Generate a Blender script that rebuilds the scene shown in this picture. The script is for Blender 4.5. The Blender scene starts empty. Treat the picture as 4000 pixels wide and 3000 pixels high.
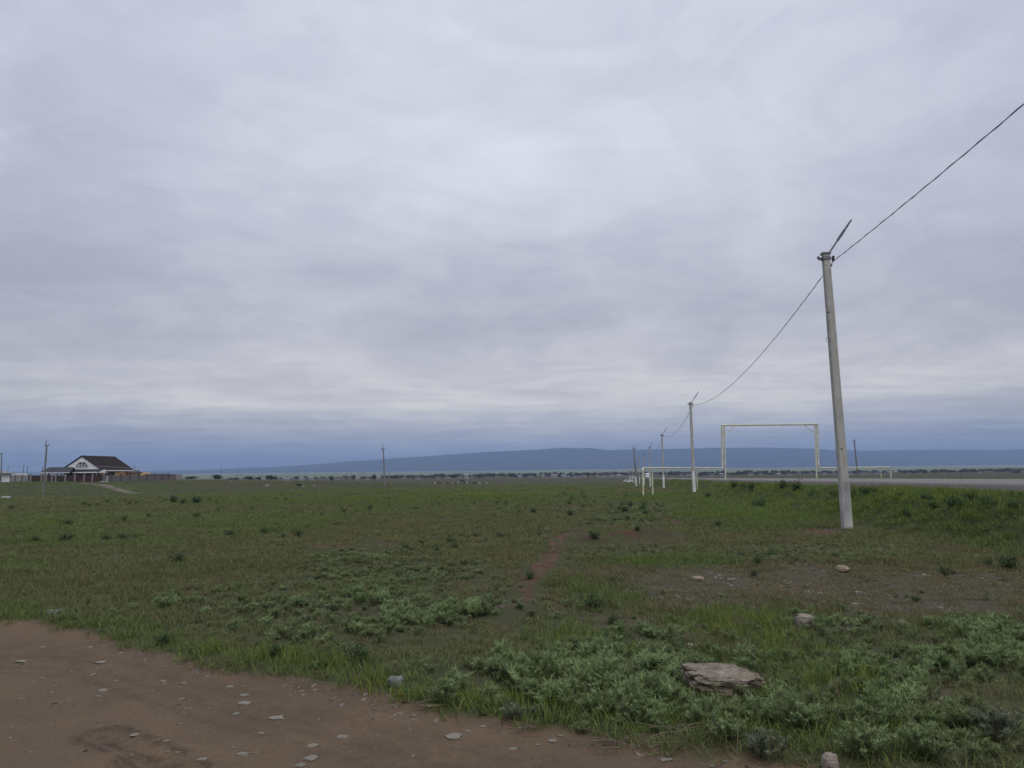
import bpy, math, random
import numpy as np
from mathutils import Vector, Matrix

# ------------------------------------------------------------------ camera, sky, sun, exposure
SC = bpy.context.scene
C = SC.collection
EYE = 1.6
FPX = 3022.0                                   # focal length in photograph pixels (4000 wide)
PITCH, ROLL = math.radians(6.48), math.radians(0.615)
FWD = np.array([0.0, math.cos(PITCH), math.sin(PITCH)])
R0 = np.array([1.0, 0.0, 0.0])
U0 = np.cross(R0, FWD)
RIGHT = math.cos(ROLL) * R0 - math.sin(ROLL) * U0
UP = math.sin(ROLL) * R0 + math.cos(ROLL) * U0

cam_data = bpy.data.cameras.new('camera')
cam = bpy.data.objects.new('camera', cam_data)
C.objects.link(cam)
M3 = Matrix(((RIGHT[0], UP[0], -FWD[0]), (RIGHT[1], UP[1], -FWD[1]), (RIGHT[2], UP[2], -FWD[2])))
cam.matrix_world = Matrix.Translation((0, 0, EYE)) @ M3.to_4x4()
cam_data.sensor_width = 36.0
cam_data.lens = FPX / 4000.0 * 36.0
cam_data.clip_start = 0.05
cam_data.clip_end = 60000.0
SC.camera = cam

SC.view_settings.view_transform = 'Standard'
SC.view_settings.look = 'None'
SC.view_settings.gamma = 1.0
SC.view_settings.exposure = 0.0
SC.view_settings.use_curve_mapping = False
SC.render.engine = 'CYCLES'
SC.cycles.use_denoising = True
SC.cycles.max_bounces = 6
SC.cycles.diffuse_bounces = 3
SC.cycles.glossy_bounces = 2
SC.cycles.transmission_bounces = 3
SC.cycles.transparent_max_bounces = 6
SC.cycles.volume_bounces = 1
SC.cycles.sample_clamp_indirect = 6.0

SUN_EL, SUN_ROT = math.radians(58), math.radians(158)


def lin1(v):
    v /= 255.0
    return v / 12.92 if v <= 0.04045 else ((v + 0.055) / 1.055) ** 2.4


def lin(r, g, b):
    return (lin1(r), lin1(g), lin1(b), 1.0)


class NT:
    """small helper that adds nodes to a tree and returns their output sockets"""
    def __init__(self, tree):
        self.t = tree

    def node(self, kind, **props):
        n = self.t.nodes.new(kind)
        for k, v in props.items():
            setattr(n, k, v)
        return n

    def put(self, sock, v):
        if hasattr(v, 'is_output'):
            self.t.links.new(v, sock)
        else:
            sock.default_value = v

    def math(self, op, a, b=None, clamp=False):
        n = self.node('ShaderNodeMath', operation=op, use_clamp=clamp)
        self.put(n.inputs[0], a)
        if b is not None:
            self.put(n.inputs[1], b)
        return n.outputs[0]

    def mix(self, fac, a, b, blend='MIX'):
        n = self.node('ShaderNodeMix', data_type='RGBA', blend_type=blend)
        self.put(n.inputs[0], fac)
        self.put(n.inputs[6], a)
        self.put(n.inputs[7], b)
        return n.outputs[2]

    def noise(self, vec, scale, detail=4.0, rough=0.55, dist=0.0):
        n = self.node('ShaderNodeTexNoise')
        if vec is not None:
            self.put(n.inputs['Vector'], vec)
        n.inputs['Scale'].default_value = scale
        n.inputs['Detail'].default_value = detail
        n.inputs['Roughness'].default_value = rough
        n.inputs['Distortion'].default_value = dist
        return n.outputs['Fac']

    def ramp(self, fac, stops, interp='LINEAR'):
        n = self.node('ShaderNodeValToRGB')
        cr = n.color_ramp
        cr.interpolation = interp
        while len(cr.elements) < len(stops):
            cr.elements.new(0.5)
        for e, (p, c) in zip(cr.elements, stops):
            e.position = p
            e.color = c if len(c) == 4 else (*c, 1.0)
        self.put(n.inputs[0], fac)
        return n.outputs[0]

    def smooth(self, v, lo, hi, a=0.0, b=1.0):
        n = self.node('ShaderNodeMapRange', interpolation_type='SMOOTHSTEP')
        self.put(n.inputs[0], v)
        n.inputs[1].default_value = lo
        n.inputs[2].default_value = hi
        n.inputs[3].default_value = a
        n.inputs[4].default_value = b
        return n.outputs[0]

    def attr(self, name, kind='GEOMETRY'):
        return self.node('ShaderNodeAttribute', attribute_name=name, attribute_type=kind)

    def sep(self, v):
        n = self.node('ShaderNodeSeparateXYZ')
        self.put(n.inputs[0], v)
        return n.outputs

    def comb(self, x, y, z):
        n = self.node('ShaderNodeCombineXYZ')
        for i, v in enumerate((x, y, z)):
            self.put(n.inputs[i], v)
        return n.outputs[0]

    def gray(self, v):
        n = self.node('ShaderNodeCombineColor')
        for i in range(3):
            self.put(n.inputs[i], v)
        return n.outputs[0]


def build_world():
    w = bpy.data.worlds.new('World')
    SC.world = w
    w.use_nodes = True
    t = w.node_tree
    t.nodes.clear()
    n = NT(t)
    out = n.node('ShaderNodeOutputWorld')
    sky = n.node('ShaderNodeTexSky', sky_type='NISHITA')
    sky.sun_disc = False
    sky.sun_elevation = SUN_EL
    sky.sun_rotation = SUN_ROT
    bg_sky = n.node('ShaderNodeBackground')
    t.links.new(sky.outputs[0], bg_sky.inputs[0])
    bg_sky.inputs[1].default_value = 0.05
    d = n.node('ShaderNodeTexCoord').outputs['Generated']
    x, y, z = n.sep(d)
    zc = n.math('ADD', n.math('MAXIMUM', z, 0.0), 0.05)
    # cloud deck seen in perspective: direction projected on a horizontal layer
    px = n.math('DIVIDE', x, zc)
    py = n.math('DIVIDE', y, zc)
    zd = n.math('ADD', n.math('MAXIMUM', z, 0.0), 0.17)       # thicker clouds: less foreshortened low down
    deck = n.comb(n.math('MULTIPLY', n.math('DIVIDE', x, zd), 1.05), n.math('DIVIDE', y, zd), n.math('MULTIPLY', z, 2.2))
    deck2 = n.comb(n.math('MULTIPLY', px, 0.40), py, 9.1)
    big = n.noise(deck, 1.0, 5.0, 0.52, 0.35)
    mid = n.noise(deck, 2.6, 6.0, 0.58, 0.6)
    band = n.noise(deck2, 1.9, 7.0, 0.62, 0.5)
    puff = n.smooth(n.noise(deck, 1.9, 8.0, 0.58, 1.3), 0.46, 0.60, -0.5, 0.5)
    lowf = n.smooth(z, 0.03, 0.24, 1.0, 0.0)
    base = n.ramp(n.math('MULTIPLY', z, 1.0 / 0.7), [
        (0.0, lin(84, 100, 130)), (0.024, lin(100, 115, 146)), (0.044, lin(144, 154, 178)), (0.085, lin(186, 189, 199)),
        (0.125, lin(216, 215, 215)), (0.19, lin(204, 204, 210)), (0.28, lin(190, 193, 205)),
        (0.45, lin(203, 208, 221)), (0.75, lin(212, 217, 231)), (1.0, lin(212, 217, 231))])
    az = n.math('ARCTAN2', x, y)
    s1 = n.math('SUBTRACT', big, 0.5)
    s2 = n.math('SUBTRACT', mid, 0.5)
    s3 = n.math('SUBTRACT', band, 0.5)
    amp = n.math('ADD', n.math('MULTIPLY', s1, 0.52), n.math('MULTIPLY', s2, 0.36))
    amp = n.math('ADD', amp, n.math('MULTIPLY', puff, 0.055))
    amp = n.math('ADD', amp, n.math('MULTIPLY', n.math('MULTIPLY', s3, 0.66), lowf))
    # thinner deck ahead, thicker to both sides
    side = n.smooth(n.math('ABSOLUTE', n.math('SUBTRACT', az, 0.02)), 0.12, 0.62, 0.05, -0.09)
    side = n.math('MULTIPLY', side, n.smooth(z, 0.35, 0.62, 1.0, 0.35))
    k = n.math('ADD', n.math('ADD', amp, side), 1.0)
    k = n.math('MAXIMUM', k, 0.55)
    col = n.mix(1.0, base, n.gray(k), 'MULTIPLY')
    # thick parts lean violet-blue, thin parts cream
    tone = n.smooth(k, 0.78, 1.22)
    tint = n.mix(tone, (0.968, 0.974, 1.030, 1), (1.02, 1.006, 0.972, 1))
    col = n.mix(1.0, col, tint, 'MULTIPLY')
    bg = n.node('ShaderNodeBackground')
    t.links.new(col, bg.inputs[0])
    bg.inputs[1].default_value = 1.0
    mx = n.node('ShaderNodeMixShader')
    mx.inputs[0].default_value = 0.93
    t.links.new(bg_sky.outputs[0], mx.inputs[1])
    t.links.new(bg.outputs[0], mx.inputs[2])
    t.links.new(mx.outputs[0], out.inputs[0])


build_world()

sun_d = bpy.data.lights.new('sun', 'SUN')
sun_d.energy = 1.4
sun_d.angle = math.radians(40)
sun_d.color = (1.0, 0.97, 0.92)
sun = bpy.data.objects.new('sun', sun_d)
C.objects.link(sun)
sd = Vector((math.cos(SUN_EL) * math.sin(SUN_ROT), math.cos(SUN_EL) * math.cos(SUN_ROT), math.sin(SUN_EL)))
sun.rotation_euler = sd.to_track_quat('Z', 'Y').to_euler()
sun.location = (0, 0, 60)


# ------------------------------------------------------------------ numeric helpers
def hash2(i, j, seed):
    h = (i.astype(np.int64) * 374761393 + j.astype(np.int64) * 668265263 + seed * 144665) & 0xffffffff
    h = ((h ^ (h >> 13)) * 1274126177) & 0xffffffff
    h = h ^ (h >> 16)
    return (h & 0xffffff) / float(0xffffff)


def vn(x, y, seed=0):
    """value noise, -1..1"""
    x = np.asarray(x, float)
    y = np.asarray(y, float)
    i, j = np.floor(x), np.floor(y)
    u, v = x - i, y - j
    u = u * u * u * (u * (u * 6 - 15) + 10)
    v = v * v * v * (v * (v * 6 - 15) + 10)
    a, b = hash2(i, j, seed), hash2(i + 1, j, seed)
    c, d = hash2(i, j + 1, seed), hash2(i + 1, j + 1, seed)
    return ((a * (1 - u) + b * u) * (1 - v) + (c * (1 - u) + d * u) * v) * 2 - 1


def fbm(x, y, seed=0, oct=4, gain=0.5):
    s, a, t = 0.0, 1.0, 0.0
    for k in range(oct):
        s = s + a * vn(np.asarray(x) * 2 ** k + 17.3 * k, np.asarray(y) * 2 ** k - 9.1 * k, seed + k)
        t += a
        a *= gain
    return s / t


def sstep(v, lo, hi):
    t = np.clip((v - lo) / (hi - lo), 0, 1)
    return t * t * (3 - 2 * t)


def ray(px, py):
    d = FWD + (px - 2000.0) / FPX * RIGHT + (1500.0 - py) / FPX * UP
    return d / d[1]


def at(px, py, Y):
    d = ray(px, py) * Y
    return Vector((d[0], d[1], d[2] + EYE))


def project(X, Y, Z):
    dx, dy, dz = X, Y, Z - EYE
    w = dx * FWD[0] + dy * FWD[1] + dz * FWD[2]
    w = np.where(np.abs(w) < 1e-3, 1e-3, w)
    u = dx * RIGHT[0] + dy * RIGHT[1] + dz * RIGHT[2]
    v = dx * UP[0] + dy * UP[1] + dz * UP[2]
    px = np.where(w > 0.2, 2000 + FPX * u / w, -9e4)
    py = np.where(w > 0.2, 1500 - FPX * v / w, -9e4)
    return px, py


# ------------------------------------------------------------------ terrain
ROAD_K = 0.1336                                  # the highway runs 7.6 degrees off the view axis
DROP_Y = np.array([-300, -60, 0, 25, 64, 106, 148, 215, 415, 800, 1500, 3000, 5000, 7000, 9000, 60000.0])
DROP_D = np.array([1.2, 1.55, 1.6, 1.6, 1.85, 2.45, 2.95, 3.8, 6.0, 6.8, 7.0, 4.0, -4.0, -13.0, -19.0, -19.0])

TRACK_PX = [(-900, 2395), (-300, 2405), (0, 2425), (190, 2445), (400, 2490), (620, 2560), (850, 2625), (1080, 2640),
            (1300, 2690), (1560, 2740), (1750, 2795), (2000, 2820), (2300, 2880), (2550, 2925), (2800, 2965),
            (3200, 3005), (3700, 3110)]


def flat_hit(px, py):
    d = ray(px, py)
    s = -EYE / d[2]
    return d[0] * s, s


_tp = [flat_hit(*p) for p in TRACK_PX]
TR_AZ = np.array([math.atan2(a, b) for a, b in _tp])
TR_R = np.array([math.hypot(a, b) for a, b in _tp])
TR_AZ = np.concatenate(([-math.pi, -2.4, -1.2, -0.85], TR_AZ, [1.1, 1.6, 2.4, math.pi]))
TR_R = np.concatenate(([14.0, 11.5, 10.0, 9.2], TR_R, [3.3, 3.2, 4.2, 14.0]))


def track_sd(X, Y):
    """metres inside the dirt track (positive = on the track)"""
    r = np.hypot(X, Y)
    az = np.arctan2(X, Y)
    rb = np.interp(az, TR_AZ, TR_R)
    return rb - r


def polyline_d(X, Y, pts):
    best = np.full(np.shape(X), 1e9)
    for (ax, ay), (bx, by) in zip(pts[:-1], pts[1:]):
        dx, dy = bx - ax, by - ay
        t = np.clip(((X - ax) * dx + (Y - ay) * dy) / (dx * dx + dy * dy), 0, 1)
        best = np.minimum(best, np.hypot(X - ax - t * dx, Y - ay - t * dy))
    return best


RUTS = [[flat_hit(*p) for p in q] for q in (
    [(395, 2848), (520, 2895), (640, 2950), (820, 3060)],
    [(540, 2950), (640, 2990), (760, 3060)],
    [(-200, 2560), (400, 2590), (800, 2720), (1300, 2850), (1900, 2990), (2100, 3050)],
    [(300, 2520), (900, 2660), (1500, 2800), (2200, 2940), (2600, 3040)])]
PLOUGH = [[flat_hit(*p) for p in q] for q in (
    [(2275, 2062), (2180, 2112), (2138, 2195), (2060, 2290), (1985, 2400)],
    [(2520, 1950), (2600, 2008), (2690, 2056)],
    [(2310, 2122), (2430, 2110), (2550, 2100)],
    [(1260, 2152), (1400, 2143), (1500, 2132)])]


def base_drop(Y):
    s = 0.0
    for f in (0.86, 0.93, 1.0, 1.07, 1.14):
        s = s + np.interp(Y * f, DROP_Y, DROP_D)
    return s / 5.0


def road_z(Y):
    """height of the highway's near edge and far edge"""
    yy = np.maximum(Y, -60.0)
    lo = EYE - base_drop(Y) + 0.45
    a = EYE - 0.365 - 0.009 * yy
    return np.maximum(a, lo), np.maximum(a + 0.055, lo + 0.055)


U_NEAR, U_FAR = 10.9, 19.6


def H(X, Y, fine=True):
    X = np.asarray(X, float)
    Y = np.asarray(Y, float)
    r = np.hypot(X, Y)
    z = EYE - base_drop(Y)
    z = z + 2.55 * np.exp(-0.5 * ((X + 108) / 42) ** 2 - 0.5 * ((Y - 202) / 36) ** 2)
    z = z - 0.40 * np.exp(-0.5 * ((X + 70) / 26) ** 2 - 0.5 * ((Y - 112) / 24) ** 2)
    z = z + 0.9 * np.exp(-0.5 * ((X + 62) / 22) ** 2 - 0.5 * ((Y - 238) / 22) ** 2)
    far = sstep(r, 25, 120)
    z = z + (0.03 + 0.15 * far) * fbm(X / 21.0, Y / 21.0, 5, 3)
    tr = track_sd(X, Y)
    on = sstep(tr, -0.25, 0.25)
    z = z - 0.05 * on
    near = 1 - sstep(r, 60, 160)
    if fine:
        z = z + near * (1 - on) * 0.045 * fbm(X / 1.1, Y / 1.1, 11, 4)
        z = z + on * 0.016 * fbm(X / 0.5, Y / 0.5, 31, 4) + on * 0.010 * fbm(X / 2.0, Y / 1.2, 37, 2)
        m = r < 22
        if np.any(m):
            add = np.zeros_like(z)
            for q, (w, dp) in zip(RUTS, ((0.07, 0.028), (0.06, 0.022), (0.14, 0.018), (0.16, 0.015))):
                dd = polyline_d(X, Y, q)
                add = add - dp * np.exp(-0.5 * (dd / w) ** 2) + dp * 0.55 * np.exp(-0.5 * ((dd - 2.1 * w) / (0.7 * w)) ** 2)
            z = z + np.where(m, add * sstep(tr, 0.0, 0.5), 0)
        m = (r > 6) & (r < 60)
        if np.any(m):
            add = np.zeros_like(z)
            for q, (w, hgt) in zip(PLOUGH, ((0.20, 0.09), (0.30, -0.10), (0.42, 0.24), (0.40, 0.13))):
                dd = polyline_d(X, Y, q)
                add = add + hgt * np.exp(-0.5 * (dd / w) ** 2) * (0.7 + 0.5 * vn(X / 0.35, Y / 0.35, 61))
            z = z + np.where(m, add, 0)
    # highway embankment
    u = X - ROAD_K * Y
    zn, zf = road_z(Y)
    zr = np.interp(u, [U_NEAR, U_FAR], [0, 1]) * (zf - zn) + zn
    sh = zn - 0.10 + (0.02 * vn(X / 0.6, Y / 0.6, 71) if fine else 0)
    wob = 0.45 * vn(Y / 7.0, Y * 0 + 3.3, 73)
    foot = sstep(u + wob, 7.0, 9.0)
    shoulder = np.where(u < U_NEAR, sh + (zn - sh) * sstep(u, 9.2, U_NEAR), zr)
    bed = shoulder - 0.30 * sstep(u, U_NEAR + 0.5, U_NEAR + 0.9) * (1 - sstep(u, U_FAR - 0.9, U_FAR - 0.5))
    z2 = z + (bed - z) * foot
    back = sstep(u, U_FAR + 1.6, U_FAR + 6.0)
    zfld = z - 0.1
    z2 = z2 + (zfld - z2) * back
    fadey = 1 - sstep(Y, 900, 1300)
    ok = (u > 6.0) & (Y > -300)
    return np.where(ok, z + (z2 - z) * fadey, z)


def Hs(x, y):
    return float(H(np.array([x]), np.array([y]))[0])


def ground(px, py, rmax=3000.0):
    """first hit of a photograph ray with the terrain"""
    d = ray(px, py)
    s = np.geomspace(2.5, rmax, 2600)
    zz = EYE + d[2] * s - H(d[0] * s, s)
    k = np.argmax(zz < 0)
    if not (zz < 0).any():
        k = len(s) - 1
    a, b = s[max(k - 1, 0)], s[k]
    f = zz[max(k - 1, 0)] / max(zz[max(k - 1, 0)] - zz[k], 1e-9)
    t = a + (b - a) * f
    x, y = d[0] * t, t
    return Vector((x, y, Hs(x, y)))


def poly_mask(PX, PY, pts, w):
    return 1 - sstep(polyline_d(PX, PY, pts) / w, 0.5, 1.3)


def ell(PX, PY, L, warp):
    m = np.zeros(np.shape(PX))
    for cx, cy, rx, ry, wt in L:
        q = np.sqrt(((PX - cx) / rx) ** 2 + ((PY - cy) / ry) ** 2) + warp
        m = np.maximum(m, wt * (1 - sstep(q, 0.55, 1.25)))
    return m


L_WORM = [(1500, 2225, 480, 85, .95), (1250, 2340, 560, 100, .75), (1750, 2380, 420, 90, .7), (2450, 1985, 260, 30, .7), (1900, 2080, 320, 26, .6), (2300, 2680, 760, 150, 1), (2750, 2830, 560, 110, 1), (3080, 2800, 330, 130, .95),
          (3560, 2850, 420, 170, .8), (3350, 2560, 420, 90, .65), (2430, 2030, 200, 34, .8), (3250, 2165, 480, 42, .8),
          (2500, 2150, 260, 22, .8), (640, 2358, 90, 24, .9), (1750, 2640, 300, 90, .8), (3900, 2560, 300, 200, .55),
          (2520, 2500, 180, 34, .8), (2280, 2180, 120, 20, .6), (1700, 2085, 260, 30, .55), (3260, 2480, 200, 60, .6),
          (3700, 2690, 320, 120, .6), (1900, 2330, 220, 90, .45), (1250, 2480, 500, 40, .35), (2200, 2010, 420, 16, .45)]
L_LUSH = [(2400, 2335, 190, 55, 1), (3850, 2030, 420, 90, .9), (3300, 1975, 380, 50, .75), (900, 2590, 560, 45, .8),
          (2330, 2290, 260, 40, .6), (300, 1905, 420, 26, .55), (1500, 1945, 700, 34, .35), (2640, 1960, 200, 40, .5),
          (3000, 2010, 320, 50, .7), (2150, 2650, 260, 60, .4), (2200, 2760, 900, 90, .55), (3300, 2800, 700, 160, .45), (2600, 2600, 800, 60, .35)]
L_YEL = [(2830, 2445, 230, 62, 1), (3130, 2535, 190, 60, .9), (2190, 2470, 240, 60, .7), (2600, 2195, 320, 30, .6),
         (1480, 2700, 240, 40, .7), (2550, 2560, 200, 40, .5), (3330, 2660, 220, 90, .7), (3560, 2760, 200, 110, .5)]
L_BARE = [(2720, 2310, 380, 95, .7), (3150, 2280, 210, 85, .85), (3680, 2320, 480, 110, .75), (2380, 2435, 180, 40, .8),
          (3330, 2445, 110, 38, .8), (3680, 2720, 120, 60, .9), (2820, 2485, 160, 28, .6), (3420, 2585, 130, 45, .6), (3285, 2072, 70, 14, .9),
          (1080, 2260, 240, 26, .4), (1300, 2380, 300, 22, .5), (700, 2330, 220, 26, .5), (800, 2270, 180, 18, .5)]
L_RED = [(2840, 2096, 110, 17, .9), (3180, 2078, 110, 18, .9), (3560, 2088, 90, 12, .6), (1870, 2126, 140, 6, .9), (2060, 2330, 40, 26, .7), (2440, 2360, 60, 10, .3)]
L_PATH = []


def masks(X, Y, Z):
    PX, PY = project(X, Y, Z)
    r = np.hypot(X, Y)
    warp = 0.32 * fbm(X / (0.05 * r + 0.35), Y / (0.12 * r + 0.35), 91, 3)
    m = {}
    m['track'] = track_sd(X, Y) + 0.16 * fbm(X / 0.45, Y / 0.45, 41, 4) + 0.10 * vn(X / 1.6, Y / 1.6, 43)
    u = X - ROAD_K * Y
    offroad = 1 - sstep(u, 7.4, 8.6)
    m['worm'] = ell(PX, PY, L_WORM, warp)
    m['lush'] = np.maximum(ell(PX, PY, L_LUSH, warp), sstep(u, 6.6, 7.6) * (1 - sstep(u, 8.6, 9.4)) * (Y > 0) * 0.85)
    m['yellow'] = ell(PX, PY, L_YEL, warp)
    edge_off = sstep(-m['track'], 0.15, 0.6)
    m['worm'] = m['worm'] * edge_off
    m['lush'] = m['lush'] * edge_off
    m['bare'] = ell(PX, PY, L_BARE, warp) * offroad
    red = ell(PX, PY, L_RED, warp)
    for q, w in zip(PLOUGH, (0.17, 0.15, 0.42, 0.3)):
        red = np.maximum(red, (1 - sstep(polyline_d(X, Y, q) / w + 0.5 * warp, 0.5, 1.2)) * sstep(fbm(X / 0.8, Y / 0.8, 47, 3), -0.45, 0.05))
    m['red'] = np.where((r > 5) & (r < 75), red, 0)
    clear = np.zeros(np.shape(X))
    for q, w in zip(PLOUGH, (0.26, 0.25, 0.85, 0.6)):
        clear = np.maximum(clear, 1 - sstep(polyline_d(X, Y + 0.25, q) / w + 0.4 * warp, 0.6, 1.1))
    m['clear'] = np.where((r > 5) & (r < 75), clear, 0)
    m['shoulder'] = sstep(u + 0.25 * vn(X / 0.8, Y / 0.8, 97), 8.9, 9.6) * (1 - sstep(u, U_FAR + 0.8, U_FAR + 2.0)) * (1 - sstep(Y, 900, 1200))
    path = np.zeros(np.shape(X))
    for q, w in PATHS:
        path = np.maximum(path, 1 - sstep(polyline_d(X, Y, q) / w + 0.3 * vn(X / 2.5, Y / 2.5, 99), 0.7, 1.15))
    m['path'] = path
    rut = np.zeros(np.shape(X))
    for q, (w, st) in zip(RUTS, ((0.07, .75), (0.06, .6), (0.12, .3), (0.13, .22))):
        dd = polyline_d(X, Y, q)
        for off in (0.0, 2.0 * w):
            rut = np.maximum(rut, st * np.exp(-0.5 * ((dd - off) / (0.42 * w)) ** 2))
    m['rut'] = np.where(r < 16, rut * sstep(fbm(X / 0.07, Y / 0.07, 51, 3), -0.55, 0.25), 0)
    m['u'] = u
    return m


def _gp(px, py):
    v = ground(px, py)
    return (v.x, v.y)


PATHS = []
PATHS += [([_gp(528, 1927), _gp(480, 1917), _gp(430, 1902), _gp(400, 1893), _gp(310, 1888)], 1.15),
          ([_gp(-150, 1985), _gp(0, 1972), _gp(60, 1969), _gp(220, 1962)], 0.75),
          ([_gp(800, 1931), _gp(890, 1929)], 1.3)]

# ------------------------------------------------------------------ object helpers


def tag(o, label=None, cat=None, group=None, kind=None):
    if label:
        o['label'] = label
    if cat:
        o['category'] = cat
    if group:
        o['group'] = group
    if kind:
        o['kind'] = kind
    return o


def empty(name, loc=(0, 0, 0), rz=0.0):
    o = bpy.data.objects.new(name, None)
    o.empty_display_size = 0.2
    C.objects.link(o)
    o.location = loc
    o.rotation_euler = (0, 0, rz)
    return o


def np_mesh(name, verts, faces):
    """faces: (n,4) or (n,3) integer array"""
    me = bpy.data.meshes.new(name)
    verts = np.asarray(verts, np.float32)
    faces = np.asarray(faces, np.int32)
    n, k = faces.shape
    me.vertices.add(len(verts))
    me.vertices.foreach_set('co', verts.ravel())
    me.loops.add(n * k)
    me.loops.foreach_set('vertex_index', faces.ravel())
    me.polygons.add(n)
    me.polygons.foreach_set('loop_start', np.arange(0, n * k, k, dtype=np.int32))
    me.polygons.foreach_set('loop_total', np.full(n, k, np.int32))
    me.update(calc_edges=True)
    return me


def vattr(me, name, data, kind='FLOAT'):
    a = me.attributes.new(name, kind, 'POINT')
    key = {'FLOAT': 'value', 'INT': 'value', 'FLOAT_VECTOR': 'vector', 'FLOAT_COLOR': 'color'}[kind]
    a.data.foreach_set(key, np.ascontiguousarray(data).ravel())


class MB:
    def __init__(self):
        self.v, self.f = [], []

    def add(self, vs, fs):
        o = len(self.v)
        self.v += [tuple(p) for p in vs]
        self.f += [tuple(i + o for i in q) for q in fs]
        return self

    def box(self, c, s, rot=None):
        hx, hy, hz = s[0] / 2, s[1] / 2, s[2] / 2
        vs = [Vector((a * hx, b * hy, d * hz)) for a in (-1, 1) for b in (-1, 1) for d in (-1, 1)]
        if rot is not None:
            vs = [rot @ v for v in vs]
        vs = [v + Vector(c) for v in vs]
        return self.add(vs, [(0, 1, 3, 2), (4, 6, 7, 5), (0, 4, 5, 1), (2, 3, 7, 6), (0, 2, 6, 4), (1, 5, 7, 3)])

    def frustum(self, c0, s0, c1, s1, ch=0.0):
        """tapered rectangular post from c0 (size s0) to c1 (size s1), chamfered corners"""
        rings = []
        for c, s in ((c0, s0), (c1, s1)):
            hx, hy = s[0] / 2, s[1] / 2
            k = ch
            pts = [(hx - k, hy), (hx, hy - k), (hx, -hy + k), (hx - k, -hy), (-hx + k, -hy), (-hx, -hy + k), (-hx, hy - k), (-hx + k, hy)]
            rings.append([Vector(c) + Vector((a, b, 0)) for a, b in pts])
        vs = rings[0] + rings[1]
        fs = [(i, i + 8, (i + 1) % 8 + 8, (i + 1) % 8) for i in range(8)] + [tuple(range(8)), tuple(range(15, 7, -1))]
        return self.add(vs, fs)

    def tube(self, p0, p1, r0, r1=None, n=8, cap=True):
        r1 = r0 if r1 is None else r1
        p0, p1 = Vector(p0), Vector(p1)
        q = (p1 - p0).to_track_quat('Z', 'Y')
        vs = []
        for p, r in ((p0, r0), (p1, r1)):
            vs += [p + q @ Vector((r * math.cos(2 * math.pi * i / n), r * math.sin(2 * math.pi * i / n), 0)) for i in range(n)]
        fs = [(i, (i + 1) % n, (i + 1) % n + n, i + n) for i in range(n)]
        if cap:
            fs += [tuple(range(n - 1, -1, -1)), tuple(range(n, 2 * n))]
        return self.add(vs, fs)

    def path(self, pts, r, n=6):
        """continuous tube through points; r a number or a list"""
        pts = [Vector(p) for p in pts]
        rs = r if isinstance(r, (list, tuple)) else [r] * len(pts)
        vs, fs = [], []
        for i, p in enumerate(pts):
            d = pts[min(i + 1, len(pts) - 1)] - pts[max(i - 1, 0)]
            q = d.to_track_quat('Z', 'Y')
            vs += [p + q @ Vector((rs[i] * math.cos(2 * math.pi * k / n), rs[i] * math.sin(2 * math.pi * k / n), 0)) for k in range(n)]
        for i in range(len(pts) - 1):
            for k in range(n):
                fs.append((i * n + k, i * n + (k + 1) % n, (i + 1) * n + (k + 1) % n, (i + 1) * n + k))
        fs += [tuple(range(n - 1, -1, -1)), tuple(range((len(pts) - 1) * n, len(pts) * n))]
        return self.add(vs, fs)

    def build(self, name, mat, parent=None, smooth=False):
        me = bpy.data.meshes.new(name)
        me.from_pydata(self.v, [], self.f)
        me.update()
        if mat:
            me.materials.append(mat)
        if smooth:
            me.polygons.foreach_set('use_smooth', [True] * len(me.polygons))
        o = bpy.data.objects.new(name, me)
        C.objects.link(o)
        if parent is not None:
            o.parent = parent
        return o


def copy_tree(o, parent=None):
    c = o.copy()
    C.objects.link(c)
    if parent is not None:
        c.parent = parent
    for ch in list(o.children):
        copy_tree(ch, c)
    return c


# ------------------------------------------------------------------ materials
def new_mat(name):
    m = bpy.data.materials.new(name)
    m.use_nodes = True
    t = m.node_tree
    b = t.nodes.get('Principled BSDF')
    return m, NT(t), b


def simple_mat(name, col, rough=0.8, var=0.15, scale=6.0, bump=0.0, metal=0.0, stretch=(1, 1, 1), spec=0.3):
    m, n, b = new_mat(name)
    tc = n.node('ShaderNodeTexCoord').outputs['Object']
    mp = n.node('ShaderNodeMapping')
    n.put(mp.inputs[0], tc)
    mp.inputs['Scale'].default_value = stretch
    f = n.noise(mp.outputs[0], scale, 5.0, 0.6)
    dark = tuple(max(c * (1 - var * 1.6), 0) for c in col[:3]) + (1,)
    lite = tuple(min(c * (1 + var * 1.2), 1) for c in col[:3]) + (1,)
    c = n.ramp(f, [(0.28, dark), (0.72, lite)])
    n.put(b.inputs['Base Color'], c)
    b.inputs['Roughness'].default_value = rough
    b.inputs['Metallic'].default_value = metal
    b.inputs['Specular IOR Level'].default_value = spec
    if bump:
        bn = n.node('ShaderNodeBump')
        bn.inputs['Strength'].default_value = bump
        bn.inputs['Distance'].default_value = 0.02
        n.put(bn.inputs['Height'], f)
        n.put(b.inputs['Normal'], bn.outputs[0])
    return m


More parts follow.
